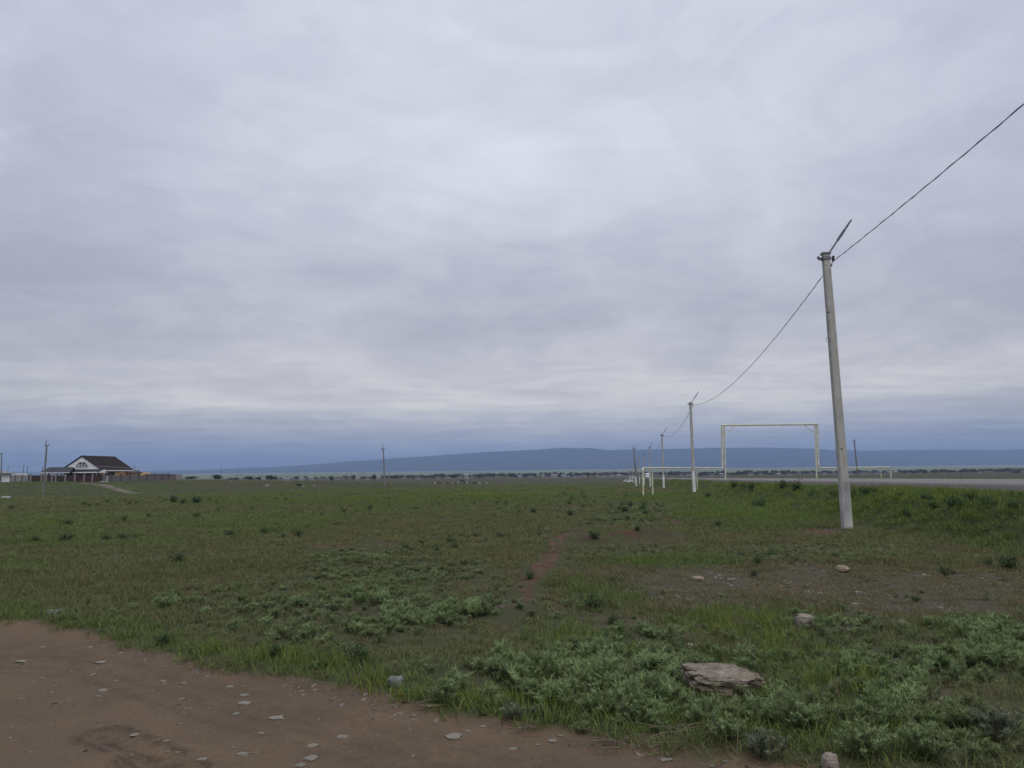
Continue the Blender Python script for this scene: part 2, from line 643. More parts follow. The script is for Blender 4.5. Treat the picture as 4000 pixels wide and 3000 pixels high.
def ground_material():
    m, n, b = new_mat('ground_soil_and_grass')
    pos = n.node('ShaderNodeNewGeometry').outputs['Position']
    a = n.attr('mask_a').outputs['Color']
    ta = n.node('ShaderNodeSeparateColor')
    n.put(ta.inputs[0], a)
    dirt, red, bare = ta.outputs
    tb = n.node('ShaderNodeSeparateColor')
    n.put(tb.inputs[0], n.attr('mask_b').outputs['Color'])
    worm, lush, shoulder = tb.outputs
    path = n.attr('mask_path').outputs['Fac']
    nf = n.noise(pos, 0.035, 5, 0.6)
    nm = n.noise(pos, 0.35, 5, 0.62)
    ns = n.noise(pos, 5.0, 5, 0.65)
    nt = n.noise(pos, 38.0, 3, 0.6)
    # short steppe grass over brown soil
    olive = n.ramp(nm, [(0.30, (0.062, 0.058, 0.031)), (0.55, (0.058, 0.066, 0.027)), (0.75, (0.052, 0.074, 0.026))])
    brown = n.ramp(ns, [(0.3, (0.056, 0.045, 0.031)), (0.7, (0.090, 0.072, 0.050))])
    g = n.mix(n.smooth(nf, 0.40, 0.62, 0.12, 0.5), olive, brown)
    g = n.mix(n.smooth(ns, 0.35, 0.65, 0.0, 0.45), g, (0.040, 0.043, 0.020, 1))
    g = n.mix(n.math('MULTIPLY', lush, 0.55), g, (0.042, 0.070, 0.022, 1))
    g = n.mix(n.math('MULTIPLY', worm, 0.55), g, (0.054, 0.062, 0.038, 1))
    bcol = n.ramp(ns, [(0.25, (0.050, 0.042, 0.031)), (0.6, (0.090, 0.074, 0.055)), (0.8, (0.14, 0.12, 0.093))])
    g = n.mix(n.math('MULTIPLY', bare, 0.9), g, bcol)
    rcol = n.ramp(ns, [(0.25, (0.045, 0.028, 0.019)), (0.7, (0.125, 0.072, 0.048))])
    g = n.mix(red, g, rcol)
    # paler cropland far out on the plain
    dist = n.node('ShaderNodeVectorMath', operation='LENGTH')
    n.put(dist.inputs[0], pos)
    crop = n.ramp(n.noise(pos, 0.0016, 4, 0.6), [(0.35, (0.105, 0.115, 0.062)), (0.55, (0.150, 0.170, 0.090)), (0.7, (0.120, 0.150, 0.075))])
    g = n.mix(n.smooth(dist.outputs['Value'], 1150, 1900), g, crop)
    # packed dirt track
    d1 = n.ramp(n.noise(pos, 0.75, 6, 0.62, 0.4), [(0.26, (0.104, 0.078, 0.057)), (0.5, (0.130, 0.092, 0.061)), (0.74, (0.165, 0.113, 0.072))])
    d1 = n.mix(n.smooth(nt, 0.4, 0.7, 0.0, 0.35), d1, (0.068, 0.052, 0.040, 1))
    d1 = n.mix(n.smooth(n.noise(pos, 2.6, 6, 0.7), 0.58, 0.75, 0.0, 0.5), d1, (0.155, 0.118, 0.092, 1))
    d1 = n.mix(n.smooth(n.noise(pos, 1.7, 5, 0.65), 0.55, 0.74, 0.0, 0.32), d1, (0.062, 0.054, 0.050, 1))
    rut = n.attr('mask_rut').outputs['Fac']
    d1 = n.mix(n.math('MULTIPLY', rut, n.smooth(nt, 0.3, 0.6, 0.5, 0.95)), d1, (0.040, 0.029, 0.022, 1))
    g = n.mix(dirt, g, d1)
    s1 = n.ramp(n.noise(pos, 9.0, 4, 0.7), [(0.3, (0.065, 0.056, 0.055)), (0.7, (0.125, 0.108, 0.104))])
    g = n.mix(shoulder, g, s1)
    p1 = n.ramp(ns, [(0.3, (0.115, 0.098, 0.074)), (0.7, (0.17, 0.145, 0.11))])
    g = n.mix(path, g, p1)
    n.put(b.inputs['Base Color'], g)
    b.inputs['Roughness'].default_value = 0.95
    b.inputs['Specular IOR Level'].default_value = 0.12
    hsum = n.math('ADD', n.math('MULTIPLY', ns, 0.7), n.math('MULTIPLY', nt, 0.25))
    bn = n.node('ShaderNodeBump')
    bn.inputs['Strength'].default_value = 0.75
    bn.inputs['Distance'].default_value = 0.05
    n.put(bn.inputs['Height'], hsum)
    n.put(b.inputs['Normal'], bn.outputs[0])
    return m


def leaf_material(name, stops, trans=0.35, rough=0.7):
    """leaf colour from the per-instance 'tint' and the per-leaf 'lv' attributes"""
    m = bpy.data.materials.new(name)
    m.use_nodes = True
    t = m.node_tree
    t.nodes.clear()
    n = NT(t)
    out = n.node('ShaderNodeOutputMaterial')
    tint = n.attr('tint', 'INSTANCER').outputs['Fac']
    lv = n.attr('lv').outputs['Fac']
    f = n.math('ADD', tint, n.math('MULTIPLY', n.math('SUBTRACT', lv, 0.5), 0.35), clamp=True)
    col = n.ramp(f, stops)
    k = n.math('ADD', n.math('MULTIPLY', lv, 0.5), 0.75)
    col = n.mix(1.0, col, n.gray(k), 'MULTIPLY')
    d = n.node('ShaderNodeBsdfPrincipled')
    n.put(d.inputs['Base Color'], col)
    d.inputs['Roughness'].default_value = rough
    d.inputs['Specular IOR Level'].default_value = 0.2
    tr = n.node('ShaderNodeBsdfTranslucent')
    n.put(tr.inputs[0], col)
    mx = n.node('ShaderNodeMixShader')
    mx.inputs[0].default_value = trans
    t.links.new(d.outputs[0], mx.inputs[1])
    t.links.new(tr.outputs[0], mx.inputs[2])
    t.links.new(mx.outputs[0], out.inputs[0])
    return m


def fixed_leaf_material(name, lo, hi, trans=0.2):
    m = bpy.data.materials.new(name)
    m.use_nodes = True
    t = m.node_tree
    t.nodes.clear()
    n = NT(t)
    out = n.node('ShaderNodeOutputMaterial')
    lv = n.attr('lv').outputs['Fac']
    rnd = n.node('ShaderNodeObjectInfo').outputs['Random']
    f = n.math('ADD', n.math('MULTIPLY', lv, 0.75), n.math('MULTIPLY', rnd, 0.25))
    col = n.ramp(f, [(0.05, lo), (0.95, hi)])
    d = n.node('ShaderNodeBsdfPrincipled')
    n.put(d.inputs['Base Color'], col)
    d.inputs['Roughness'].default_value = 0.65
    d.inputs['Specular IOR Level'].default_value = 0.2
    tr = n.node('ShaderNodeBsdfTranslucent')
    n.put(tr.inputs[0], col)
    mx = n.node('ShaderNodeMixShader')
    mx.inputs[0].default_value = trans
    t.links.new(d.outputs[0], mx.inputs[1])
    t.links.new(tr.outputs[0], mx.inputs[2])
    t.links.new(mx.outputs[0], out.inputs[0])
    return m


def pole_material():
    """weathered concrete with dark pits; whitewash is a separate material"""
    m, n, b = new_mat('weathered_concrete')
    tc = n.node('ShaderNodeTexCoord').outputs['Object']
    f = n.noise(tc, 2.2, 6, 0.65)
    mp = n.node('ShaderNodeMapping')
    n.put(mp.inputs[0], tc)
    mp.inputs['Scale'].default_value = (9, 9, 0.8)
    st = n.noise(mp.outputs[0], 1.4, 4, 0.6)
    c = n.ramp(f, [(0.3, (0.30, 0.29, 0.265)), (0.7, (0.47, 0.455, 0.415))])
    c = n.mix(n.smooth(st, 0.52, 0.75, 0, 0.55), c, (0.23, 0.21, 0.185, 1))
    run = n.noise(mp.outputs[0], 3.1, 3, 0.6)
    c = n.mix(n.smooth(run, 0.60, 0.72, 0, 0.4), c, (0.46, 0.45, 0.42, 1))
    pit = n.noise(tc, 7.5, 2, 0.5)
    c = n.mix(n.smooth(pit, 0.66, 0.72, 0, 0.8), c, (0.06, 0.052, 0.045, 1))
    n.put(b.inputs['Base Color'], c)
    b.inputs['Roughness'].default_value = 0.9
    bn = n.node('ShaderNodeBump')
    bn.inputs['Strength'].default_value = 0.5
    bn.inputs['Distance'].default_value = 0.01
    n.put(bn.inputs['Height'], f)
    n.put(b.inputs['Normal'], bn.outputs[0])
    return m


def rock_material(name, cols, stretch=(2, 2, 22), scale=2.0):
    m, n, b = new_mat(name)
    tc = n.node('ShaderNodeTexCoord').outputs['Object']
    mp = n.node('ShaderNodeMapping')
    n.put(mp.inputs[0], tc)
    mp.inputs['Scale'].default_value = stretch
    f = n.noise(mp.outputs[0], scale, 6, 0.65, 0.6)
    g = n.noise(tc, 9.0, 5, 0.6)
    c = n.ramp(f, [(0.28, cols[0]), (0.5, cols[1]), (0.72, cols[2])])
    c = n.mix(n.smooth(g, 0.45, 0.7, 0, 0.5), c, cols[3] if len(cols) > 3 else cols[1])
    n.put(b.inputs['Base Color'], c)
    b.inputs['Roughness'].default_value = 0.88
    bn = n.node('ShaderNodeBump')
    bn.inputs['Strength'].default_value = 0.9
    bn.inputs['Distance'].default_value = 0.03
    n.put(bn.inputs['Height'], f)
    n.put(b.inputs['Normal'], bn.outputs[0])
    return m


MAT = {}
MAT['ground'] = ground_material()
MAT['concrete'] = pole_material()
MAT['old_concrete'] = simple_mat('old_grey_concrete', (0.20, 0.19, 0.165), 0.9, 0.3, 2.5, 0.3)
MAT['whitewash'] = simple_mat('chalky_whitewash', (0.68, 0.67, 0.65), 0.9, 0.2, 5.0, 0.3, stretch=(1, 1, 0.3))
MAT['thin_whitewash'] = simple_mat('worn_whitewash', (0.43, 0.425, 0.405), 0.9, 0.3, 3.0, 0.4, stretch=(1, 1, 0.4))
MAT['steel'] = simple_mat('galvanised_steel', (0.18, 0.18, 0.19), 0.55, 0.2, 8.0, metal=0.4)
MAT['dark_steel'] = simple_mat('dark_steel', (0.05, 0.045, 0.045), 0.6, 0.3, 10.0)
MAT['lamp_body'] = simple_mat('lamp_grey', (0.12, 0.12, 0.16), 0.5, 0.15, 8.0)
MAT['cable'] = simple_mat('black_cable', (0.33, 0.33, 0.40), 0.6, 0.1, 3.0)
MAT['yellow'] = simple_mat('faded_yellow_paint', (0.58, 0.57, 0.43), 0.6, 0.22, 3.0, 0.1)
MAT['pale_yellow'] = simple_mat('pale_yellow_paint', (0.60, 0.585, 0.44), 0.6, 0.15, 3.0, 0.1)
MAT['roof_brown'] = simple_mat('brown_metal_roof', (0.030, 0.022, 0.019), 0.85, 0.15, 3.0, spec=0.1)
MAT['roof_dark'] = simple_mat('dark_metal_roof', (0.018, 0.017, 0.019), 0.6, 0.12, 3.0)
MAT['white_wall'] = simple_mat('white_cladding', (0.78, 0.78, 0.78), 0.7, 0.06, 2.0)
MAT['orange_wall'] = simple_mat('orange_render', (0.74, 0.46, 0.22), 0.85, 0.08, 2.0)
MAT['brown_wall'] = simple_mat('dark_brown_brick', (0.065, 0.052, 0.048), 0.85, 0.2, 4.0)
MAT['brown_sheet'] = simple_mat('brown_metal_sheet', (0.052, 0.030, 0.028), 0.55, 0.12, 2.0)
MAT['grey_block'] = simple_mat('grey_block_wall', (0.15, 0.14, 0.145), 0.9, 0.15, 3.0, 0.2)
MAT['pillar_stone'] = simple_mat('pale_pillar_stone', (0.26, 0.23, 0.22), 0.9, 0.2, 3.0)
MAT['pillar_brown'] = simple_mat('brown_pillar_stone', (0.10, 0.08, 0.075), 0.9, 0.2, 3.0)
MAT['panel_light'] = simple_mat('light_concrete_panel', (0.30, 0.29, 0.28), 0.9, 0.15, 1.5)
MAT['glass'] = simple_mat('dark_window_glass', (0.02, 0.022, 0.028), 0.15, 0.1, 2.0, spec=0.5)
MAT['frame_white'] = simple_mat('white_frame', (0.65, 0.65, 0.65), 0.5, 0.04, 2.0)
MAT['navy'] = simple_mat('navy_metal_sheet', (0.030, 0.036, 0.055), 0.6, 0.15, 2.0)
MAT['tyre'] = simple_mat('black_rubber', (0.02, 0.02, 0.02), 0.8, 0.1, 4.0)
MAT['car_white'] = simple_mat('white_car_paint', (0.70, 0.70, 0.70), 0.3, 0.04, 2.0, spec=0.5)
MAT['cow_black'] = simple_mat('black_hide', (0.014, 0.013, 0.013), 0.7, 0.2, 5.0)
MAT['wool_white'] = simple_mat('pale_wool', (0.42, 0.40, 0.36), 0.9, 0.15, 5.0)
MAT['wool_dark'] = simple_mat('dark_wool', (0.025, 0.022, 0.020), 0.9, 0.15, 5.0)
MAT['bark'] = simple_mat('dark_bark', (0.055, 0.045, 0.038), 0.9, 0.2, 8.0, 0.3, stretch=(1, 1, 0.2))
MAT['village_white'] = simple_mat('village_whitewash', (0.27, 0.27, 0.265), 0.8, 0.08, 0.5)
MAT['slate_roof'] = simple_mat('grey_slate_roof', (0.22, 0.22, 0.23), 0.8, 0.15, 1.0)
MAT['dark_roof'] = simple_mat('dark_village_roof', (0.05, 0.045, 0.05), 0.8, 0.15, 1.0)
MAT['pale_stone'] = rock_material('pale_flat_stone', ((0.24, 0.205, 0.16, 1), (0.36, 0.325, 0.26, 1), (0.46, 0.42, 0.345, 1)), (6, 6, 10), 3.0)
MAT['grey_pebble'] = rock_material('grey_pebble', ((0.17, 0.16, 0.145, 1), (0.30, 0.285, 0.26, 1), (0.44, 0.42, 0.39, 1)), (6, 6, 10), 3.0)
MAT['brown_pebble'] = rock_material('brown_pebble', ((0.085, 0.070, 0.055, 1), (0.150, 0.130, 0.105, 1), (0.235, 0.21, 0.175, 1)), (6, 6, 10), 3.0)
MAT['schist'] = rock_material('layered_schist', ((0.060, 0.046, 0.036, 1), (0.19, 0.158, 0.120, 1), (0.38, 0.335, 0.27, 1), (0.20, 0.145, 0.108, 1)), (3, 3, 30), 1.6)
MAT['boulder'] = rock_material('grey_boulder_stone', ((0.09, 0.095, 0.085, 1), (0.15, 0.155, 0.14, 1), (0.23, 0.235, 0.22, 1)), (3, 3, 4), 2.5)
MAT['ochre_stone'] = rock_material('ochre_stone', ((0.16, 0.12, 0.08, 1), (0.27, 0.215, 0.15, 1), (0.36, 0.30, 0.22, 1)), (4, 4, 8), 2.5)
MAT['pink_stone'] = rock_material('pinkish_stone', ((0.13, 0.105, 0.088, 1), (0.27, 0.225, 0.19, 1), (0.42, 0.37, 0.32, 1)), (6, 6, 6), 2.5)
MAT['dung'] = rock_material('dark_dung', ((0.015, 0.012, 0.01, 1), (0.03, 0.025, 0.022, 1), (0.05, 0.042, 0.036, 1)), (6, 6, 6), 3.0)
MAT['twig'] = simple_mat('dry_twig', (0.15, 0.122, 0.09), 0.9, 0.25, 12.0)
MAT['orange_plastic'] = simple_mat('orange_plastic', (0.75, 0.13, 0.05), 0.5, 0.1, 5.0)
MAT['black_plastic'] = simple_mat('black_plastic', (0.015, 0.015, 0.016), 0.4, 0.2, 5.0, spec=0.5)
GR_STOPS = [(0.0, (0.185, 0.145, 0.080)), (0.3, (0.148, 0.150, 0.066)), (0.6, (0.118, 0.178, 0.046)), (0.85, (0.160, 0.205, 0.040)), (1.0, (0.205, 0.225, 0.055))]
MAT['grass'] = leaf_material('grass_blades', GR_STOPS, 0.3)
MAT['worm'] = leaf_material('wormwood_leaves', [(0.0, (0.155, 0.160, 0.080)), (0.5, (0.165, 0.212, 0.094)), (1.0, (0.225, 0.295, 0.128))], 0.3)
MAT['worm_fixed'] = fixed_leaf_material('silver_green_leaves', (0.110, 0.158, 0.062, 1), (0.25, 0.318, 0.140, 1))
MAT['worm_grey'] = fixed_leaf_material('grey_leaves', (0.105, 0.125, 0.075, 1), (0.215, 0.240, 0.150, 1))
MAT['weed'] = fixed_leaf_material('dark_green_leaves', (0.026, 0.055, 0.022, 1), (0.070, 0.120, 0.045, 1))
MAT['tree_leaf'] = fixed_leaf_material('tree_leaves', (0.030, 0.042, 0.026, 1), (0.075, 0.100, 0.050, 1))
MAT['tree_bare'] = fixed_leaf_material('dull_tree_leaves', (0.036, 0.037, 0.032, 1), (0.072, 0.076, 0.060, 1))


# ------------------------------------------------------------------ ground sheet (polar grid, finer towards the viewer)
def build_ground():
    az = np.concatenate((np.arange(-180, -44, 3.4), np.arange(-44, 44, 0.135), np.arange(44, 180, 3.4)))
    az = np.radians(az)
    rr = np.concatenate((np.linspace(0.6, 3.2, 12, endpoint=False), np.geomspace(3.2, 60, 330, endpoint=False),
                         np.geomspace(60, 1000, 190, endpoint=False), np.geomspace(1000, 11900, 46)))
    na, nr = len(az), len(rr)
    A, Rr = np.meshgrid(az, rr)
    X, Y = Rr * np.sin(A), Rr * np.cos(A)
    Z = H(X, Y)
    m = masks(X, Y, Z)
    V = np.stack((X, Y, Z), -1).reshape(-1, 3)
    V = np.vstack((V, [[0, 0, Hs(0, 0)]]))
    i, j = np.meshgrid(np.arange(nr - 1), np.arange(na), indexing='ij')
    j2 = (j + 1) % na
    F = np.stack((i * na + j, i * na + j2, (i + 1) * na + j2, (i + 1) * na + j), -1).reshape(-1, 4)[:, ::-1]
    fan = np.stack((np.full(na, nr * na), (np.arange(na) + 1) % na, np.arange(na)), -1)[:, ::-1]
    ext = lambda q: np.append(q.ravel(), q.ravel()[0])
    dirt = ext(sstep(m['track'], -0.22, 0.02))
    path = ext(m['path'])
    rut = ext(m['rut'])
    ca = np.stack((dirt, ext(m['red']), ext(m['bare']), np.ones(len(V))), -1).astype(np.float32)
    cb = np.stack((ext(m['worm']), ext(m['lush']), ext(m['shoulder']), np.ones(len(V))), -1).astype(np.float32)
    fd = dirt[F].mean(1) > 0.5
    fp = (path[F].mean(1) > 0.5) & ~fd
    for name, sel in (('ground', ~(fd | fp)), ('dirt_track', fd), ('footpath', fp)):
        f = F[sel]
        used = np.unique(f)
        if name == 'dirt_track':
            used = np.unique(np.append(used, fan.ravel()))
        remap = np.full(len(V), -1)
        remap[used] = np.arange(len(used))
        f = remap[f]
        me = np_mesh(name, V[used], f)
        if name == 'dirt_track':
            import bmesh
            bm = bmesh.new()
            bm.from_mesh(me)
            bm.verts.ensure_lookup_table()
            for t3 in remap[fan]:
                bm.faces.new([bm.verts[k] for k in t3])
            bm.to_mesh(me)
            bm.free()
        vattr(me, 'mask_a', ca[used], 'FLOAT_COLOR')
        vattr(me, 'mask_b', cb[used], 'FLOAT_COLOR')
        vattr(me, 'mask_path', path[used].astype(np.float32))
        vattr(me, 'mask_rut', rut[used].astype(np.float32))
        me.materials.append(MAT['ground'])
        me.polygons.foreach_set('use_smooth', np.ones(len(me.polygons), bool))
        o = bpy.data.objects.new(name, me)
        C.objects.link(o)
        o['kind'] = 'structure'


build_ground()


def build_road():
    m, n, b = new_mat('worn_asphalt')
    pos = n.node('ShaderNodeNewGeometry').outputs['Position']
    f = n.noise(pos, 0.6, 5, 0.6)
    g = n.noise(pos, 30, 3, 0.6)
    c = n.ramp(f, [(0.3, (0.135, 0.125, 0.116)), (0.7, (0.185, 0.174, 0.161))])
    c = n.mix(n.smooth(g, 0.45, 0.7, 0, 0.35), c, (0.11, 0.105, 0.10, 1))
    n.put(b.inputs['Base Color'], c)
    b.inputs['Roughness'].default_value = 0.8
    ys = np.concatenate((np.arange(-120, 200, 2.0), np.arange(200, 900, 8.0)))
    us = np.array([U_NEAR - 0.04, U_NEAR, U_NEAR + 2, U_NEAR + 4.3, U_FAR - 2, U_FAR, U_FAR + 0.04])
    V = []
    for y in ys:
        zn, zf = road_z(np.array([y]))
        for k, u in enumerate(us):
            t = (u - U_NEAR) / (U_FAR - U_NEAR)
            z = zn[0] + (zf[0] - zn[0]) * t + 0.05
            if k in (0, 6):
                z -= 0.30
            e = 0.10 * float(vn(np.array([y / 2.3]), np.array([u]), 77)[0]) if k in (0, 1) else 0
            V.append((u + e + ROAD_K * y, y, z))
    nu = len(us)
    F = [(i * nu + k, i * nu + k + 1, (i + 1) * nu + k + 1, (i + 1) * nu + k) for i in range(len(ys) - 1) for k in range(nu - 1)]
    me = np_mesh('road', V, F)
    me.materials.append(m)
    o = bpy.data.objects.new('road', me)
    C.objects.link(o)
    o['kind'] = 'structure'


build_road()


def build_hills():
    m, n, b = new_mat('forested_hill')
    pos = n.node('ShaderNodeNewGeometry').outputs['Position']
    f = n.noise(pos, 0.002, 6, 0.6)
    n.put(b.inputs['Base Color'], n.ramp(f, [(0.3, (0.006, 0.010, 0.020)), (0.7, (0.013, 0.019, 0.030))]))
    b.inputs['Roughness'].default_value = 1.0
    b.inputs['Specular IOR Level'].default_value = 0.0
    ridge = [(-1400, 1858), (-200, 1842), (500, 1842), (800, 1835), (1100, 1822), (1300, 1808), (1600, 1786), (1950, 1764),
             (2130, 1754), (2200, 1749), (2300, 1748), (2360, 1756), (2500, 1755), (2700, 1753), (2850, 1750), (3080, 1748),
             (3150, 1750), (3250, 1757), (3420, 1761), (3600, 1758), (4000, 1756), (4500, 1750), (5600, 1770)]
    Y0 = 9500.0
    xs = np.linspace(-1400, 5600, 420)
    ys = np.interp(xs, [p[0] for p in ridge], [p[1] for p in ridge])
    V = []
    prof = [(-1.0, 0.0), (-0.72, 0.16), (-0.45, 0.42), (-0.22, 0.74), (-0.08, 0.93), (0.0, 1.0), (0.12, 0.9), (0.4, 0.5), (0.8, 0.05)]
    for x, y in zip(xs, ys):
        p = at(x, y, Y0)
        top = max(p.z + 7.0, 1.0)
        for k, (t, h) in enumerate(prof):
            yy = Y0 + t * 2400
            jit = 1 + 0.05 * float(fbm(np.array([p.x / 420.0]), np.array([t * 3.0]), 201, 4)[0]) if k else 1
            V.append((p.x * (1 + 0.02 * t), yy, -9.0 + h * (top + 2) * jit))
    k = len(prof)
    F = [(i * k + j, (i + 1) * k + j, (i + 1) * k + j + 1, i * k + j + 1) for i in range(len(xs) - 1) for j in range(k - 1)]
    me = np_mesh('hills', V, F)
    me.materials.append(m)
    me.polygons.foreach_set('use_smooth', np.ones(len(me.polygons), bool))
    o = bpy.data.objects.new('hills', me)
    C.objects.link(o)
    o['kind'] = 'structure'


build_hills()

# ------------------------------------------------------------------ utility poles and their cables
random.seed(4)


def sag_path(a, b, sag, n=24):
    a, b = Vector(a), Vector(b)
    return [a.lerp(b, i / n) + Vector((0, 0, -4 * sag * (i / n) * (1 - i / n))) for i in range(n + 1)]


def lamp_pole(bpx, tpx, Y, label, near=False):
    b = at(bpx[0], bpx[1], Y)
    b.z = Hs(b.x, b.y)
    t = at(tpx[0], tpx[1], Y)
    root = empty('lamp_pole', b)
    tag(root, label, 'lamp pole', 'concrete lamp poles along the road')
    top = t - b
    sc = top.z / 7.4
    tilt = top / top.z
    wb, wt = (0.235, 0.185)
    hw = (1.25 if near else 1.75) * sc
    dn = Vector((0, 0, -0.35))
    MB().frustum(tilt * (hw + 0.0), (wb - 0.012, wb - 0.03), top, (wt, wt - 0.02), 0.02).build('shaft', MAT['concrete'], root)
    MB().frustum(dn, (wb + 0.012, wb - 0.008), tilt * hw, (wb, wb - 0.018), 0.02).build('whitewashed_base', MAT['thin_whitewash' if near else 'whitewash'], root)
    # steel band, bolts and hooks round the head
    cl = MB()
    cl.frustum(top - Vector((0, 0, 0.16)), (wt + 0.03, wt + 0.02), top - Vector((0, 0, 0.08)), (wt + 0.03, wt + 0.02), 0.02)
    cl.box(top + Vector((-0.15, 0, -0.13)), (0.20, 0.05, 0.06), Matrix.Rotation(0.5, 3, 'Y'))
    cl.tube(top + Vector((-0.20, 0.0, -0.17)), top + Vector((-0.20, 0.0, -0.06)), 0.018)
    cl.box(top + Vector((0, 0, 0.015)), (wt + 0.05, wt + 0.02, 0.05))
    cl.build('clamp', MAT['steel'], root)
    hk = MB()
    hk.tube(top + Vector((0.09, 0, -0.14)), top + Vector((0.20, -0.02, -0.10)), 0.014)
    hk.tube(top + Vector((0.20, -0.02, -0.06)), top + Vector((0.19, -0.02, -0.20)), 0.035, 0.045)
    hk.tube(top + Vector((0.11, 0, -0.30)), top + Vector((0.16, 0, -0.33)), 0.03)
    hk.build('cable_hook', MAT['dark_steel'], root)
    if near:
        lp = MB()
        pts = [tilt * 5.1 + Vector((-0.115 + 0.05 * math.cos(a) - 0.045, -0.10, 0.07 * math.sin(a))) for a in [i * 2 * math.pi / 10 for i in range(11)]]
        lp.path(pts, 0.006, 5)
        lp.build('wire_loop', MAT['dark_steel'], root)
    # lamp bracket reaching up and out over the road
    d = Vector((0.545, -0.12, 0.80)).normalized()
    a0 = top + Vector((0.04, 0, -0.05))
    MB().tube(a0, a0 + d * 0.56, 0.024, 0.022).build('bracket', MAT['steel'], root)
    lm = MB()
    q = d.to_track_quat('Z', 'Y').to_matrix()
    lm.box(a0 + d * 0.585, (0.06, 0.07, 0.14), q)
    lm.frustum((0, 0, 0), (0.045, 0.075), (0, 0, 0.24), (0.030, 0.07), 0.006)
    lm.v[8:] = [tuple(q @ Vector(v) + a0 + d * 0.64) for v in lm.v[8:]]
    k0 = len(lm.v)
    lm.frustum((0, 0, 0), (0.028, 0.06), (0, 0, 0.30), (0.016, 0.04), 0.004)
    lm.v[k0:] = [tuple(q @ Vector(v) + a0 + d * 0.90) for v in lm.v[k0:]]
    lm.build('lamp_head', MAT['lamp_body'], root)
    return b + top + Vector((0.20, -0.02, -0.20)), root


LP = [((3310, 2060), (3225, 993), 20.9, 'nearest and largest grey concrete lamp pole, leaning beside the grassy bank'),
      ((2712, 1922), (2697, 1573), 64, 'whitewashed-foot concrete lamp pole just left of the tall yellow pipe arch'),
      ((2593, 1907), (2585, 1697), 106, 'third concrete lamp pole of the roadside row, behind the low yellow pipe'),
      ((2540, 1897), (2537, 1746), 148, 'fourth concrete lamp pole of the roadside row, seen between yellow pipe supports'),
      ((2517, 1884), (2513, 1777), 190, 'small far lamp pole of the row, fifth from the viewer, by the white van'),
      ((2499, 1886), (2495, 1792), 232, 'small far lamp pole of the row, sixth from the viewer, right of the strutted pole')]
hooks = []
for i, (b_, t_, Y_, lab) in enumerate(LP):
    p_, _ = lamp_pole(b_, t_, Y_, lab, i == 0)
    hooks.append(p_)
for k in range(4):
    Y_ = 274 + 42 * k
    X_ = 6.3 + ROAD_K * Y_
    z_ = Hs(X_, Y_)
    px_, py_ = project(np.array(X_), np.array(float(Y_)), np.array(z_))
    tx_, ty_ = project(np.array(X_), np.array(float(Y_)), np.array(z_ + 7.4))
    p_, r_ = lamp_pole((float(px_), float(py_)), (float(tx_), float(ty_)), Y_,
                       'tiny distant lamp pole at the far end of the roadside row')
    hooks.append(p_)


def cable(a, b, sag, label, r=0.017, twist=False, n=26):
    mb = MB()
    pts = sag_path(a, b, sag, n)
    mb.path(pts, r, 5)
    if twist:                                              # the bundle's second core winds round the first
        m = 420
        fine = sag_path(a, b, sag, m)
        dirv = (Vector(b) - Vector(a)).normalized()
        sx = dirv.cross(Vector((0, 0, 1))).normalized()
        sz = sx.cross(dirv)
        w = [p + sx * math.cos(i * 0.55) * r * 1.05 + sz * math.sin(i * 0.55) * r * 1.05 for i, p in enumerate(fine)]
        mb.path(w, r * 0.75, 4)
    o = mb.build('power_cable', MAT['cable'], None, True)
    return tag(o, label, 'cable', 'cables strung between the poles')


prev = Vector((3.55, -21.5, hooks[0].z + 0.25))
cable(prev, hooks[0], 0.55, 'twisted cable rising from the nearest lamp pole out of the picture', 0.010, True)
cable(hooks[0], hooks[1], 1.0, 'long drooping cable between the nearest lamp pole and the next one', 0.011, True)
cable(hooks[1], hooks[2], 1.0, 'drooping cable between the second and third lamp poles', 0.017)
cable(hooks[2], hooks[3], 1.0, 'faint cable between the third and fourth lamp poles', 0.018)
cable(hooks[3], hooks[4], 1.0, 'faint cable between the fourth and fifth lamp poles', 0.02)
cable(hooks[4], hooks[5], 1.0, 'faint cable between the fifth and sixth lamp poles', 0.02)
# the row also continues behind the viewer: the pole that carries the other end of the first cable
root_ = empty('lamp_pole', (3.30, -21.5, Hs(3.3, -21.5)))
tag(root_, 'concrete lamp pole of the roadside row standing behind the viewer', 'lamp pole', 'concrete lamp poles along the road')
hh_ = prev.z - root_.location.z + 0.25
MB().frustum((0, 0, 1.7), (0.223, 0.205), (0, 0, hh_), (0.185, 0.165), 0.02).build('shaft', MAT['concrete'], root_)
MB().frustum((0, 0, -0.3), (0.247, 0.227), (0, 0, 1.7), (0.235, 0.217), 0.02).build('whitewashed_base', MAT['whitewash'], root_)
MB().tube((0.09, 0, hh_ - 0.18), (0.25, 0, hh_ - 0.24), 0.014).build('cable_hook', MAT['dark_steel'], root_)


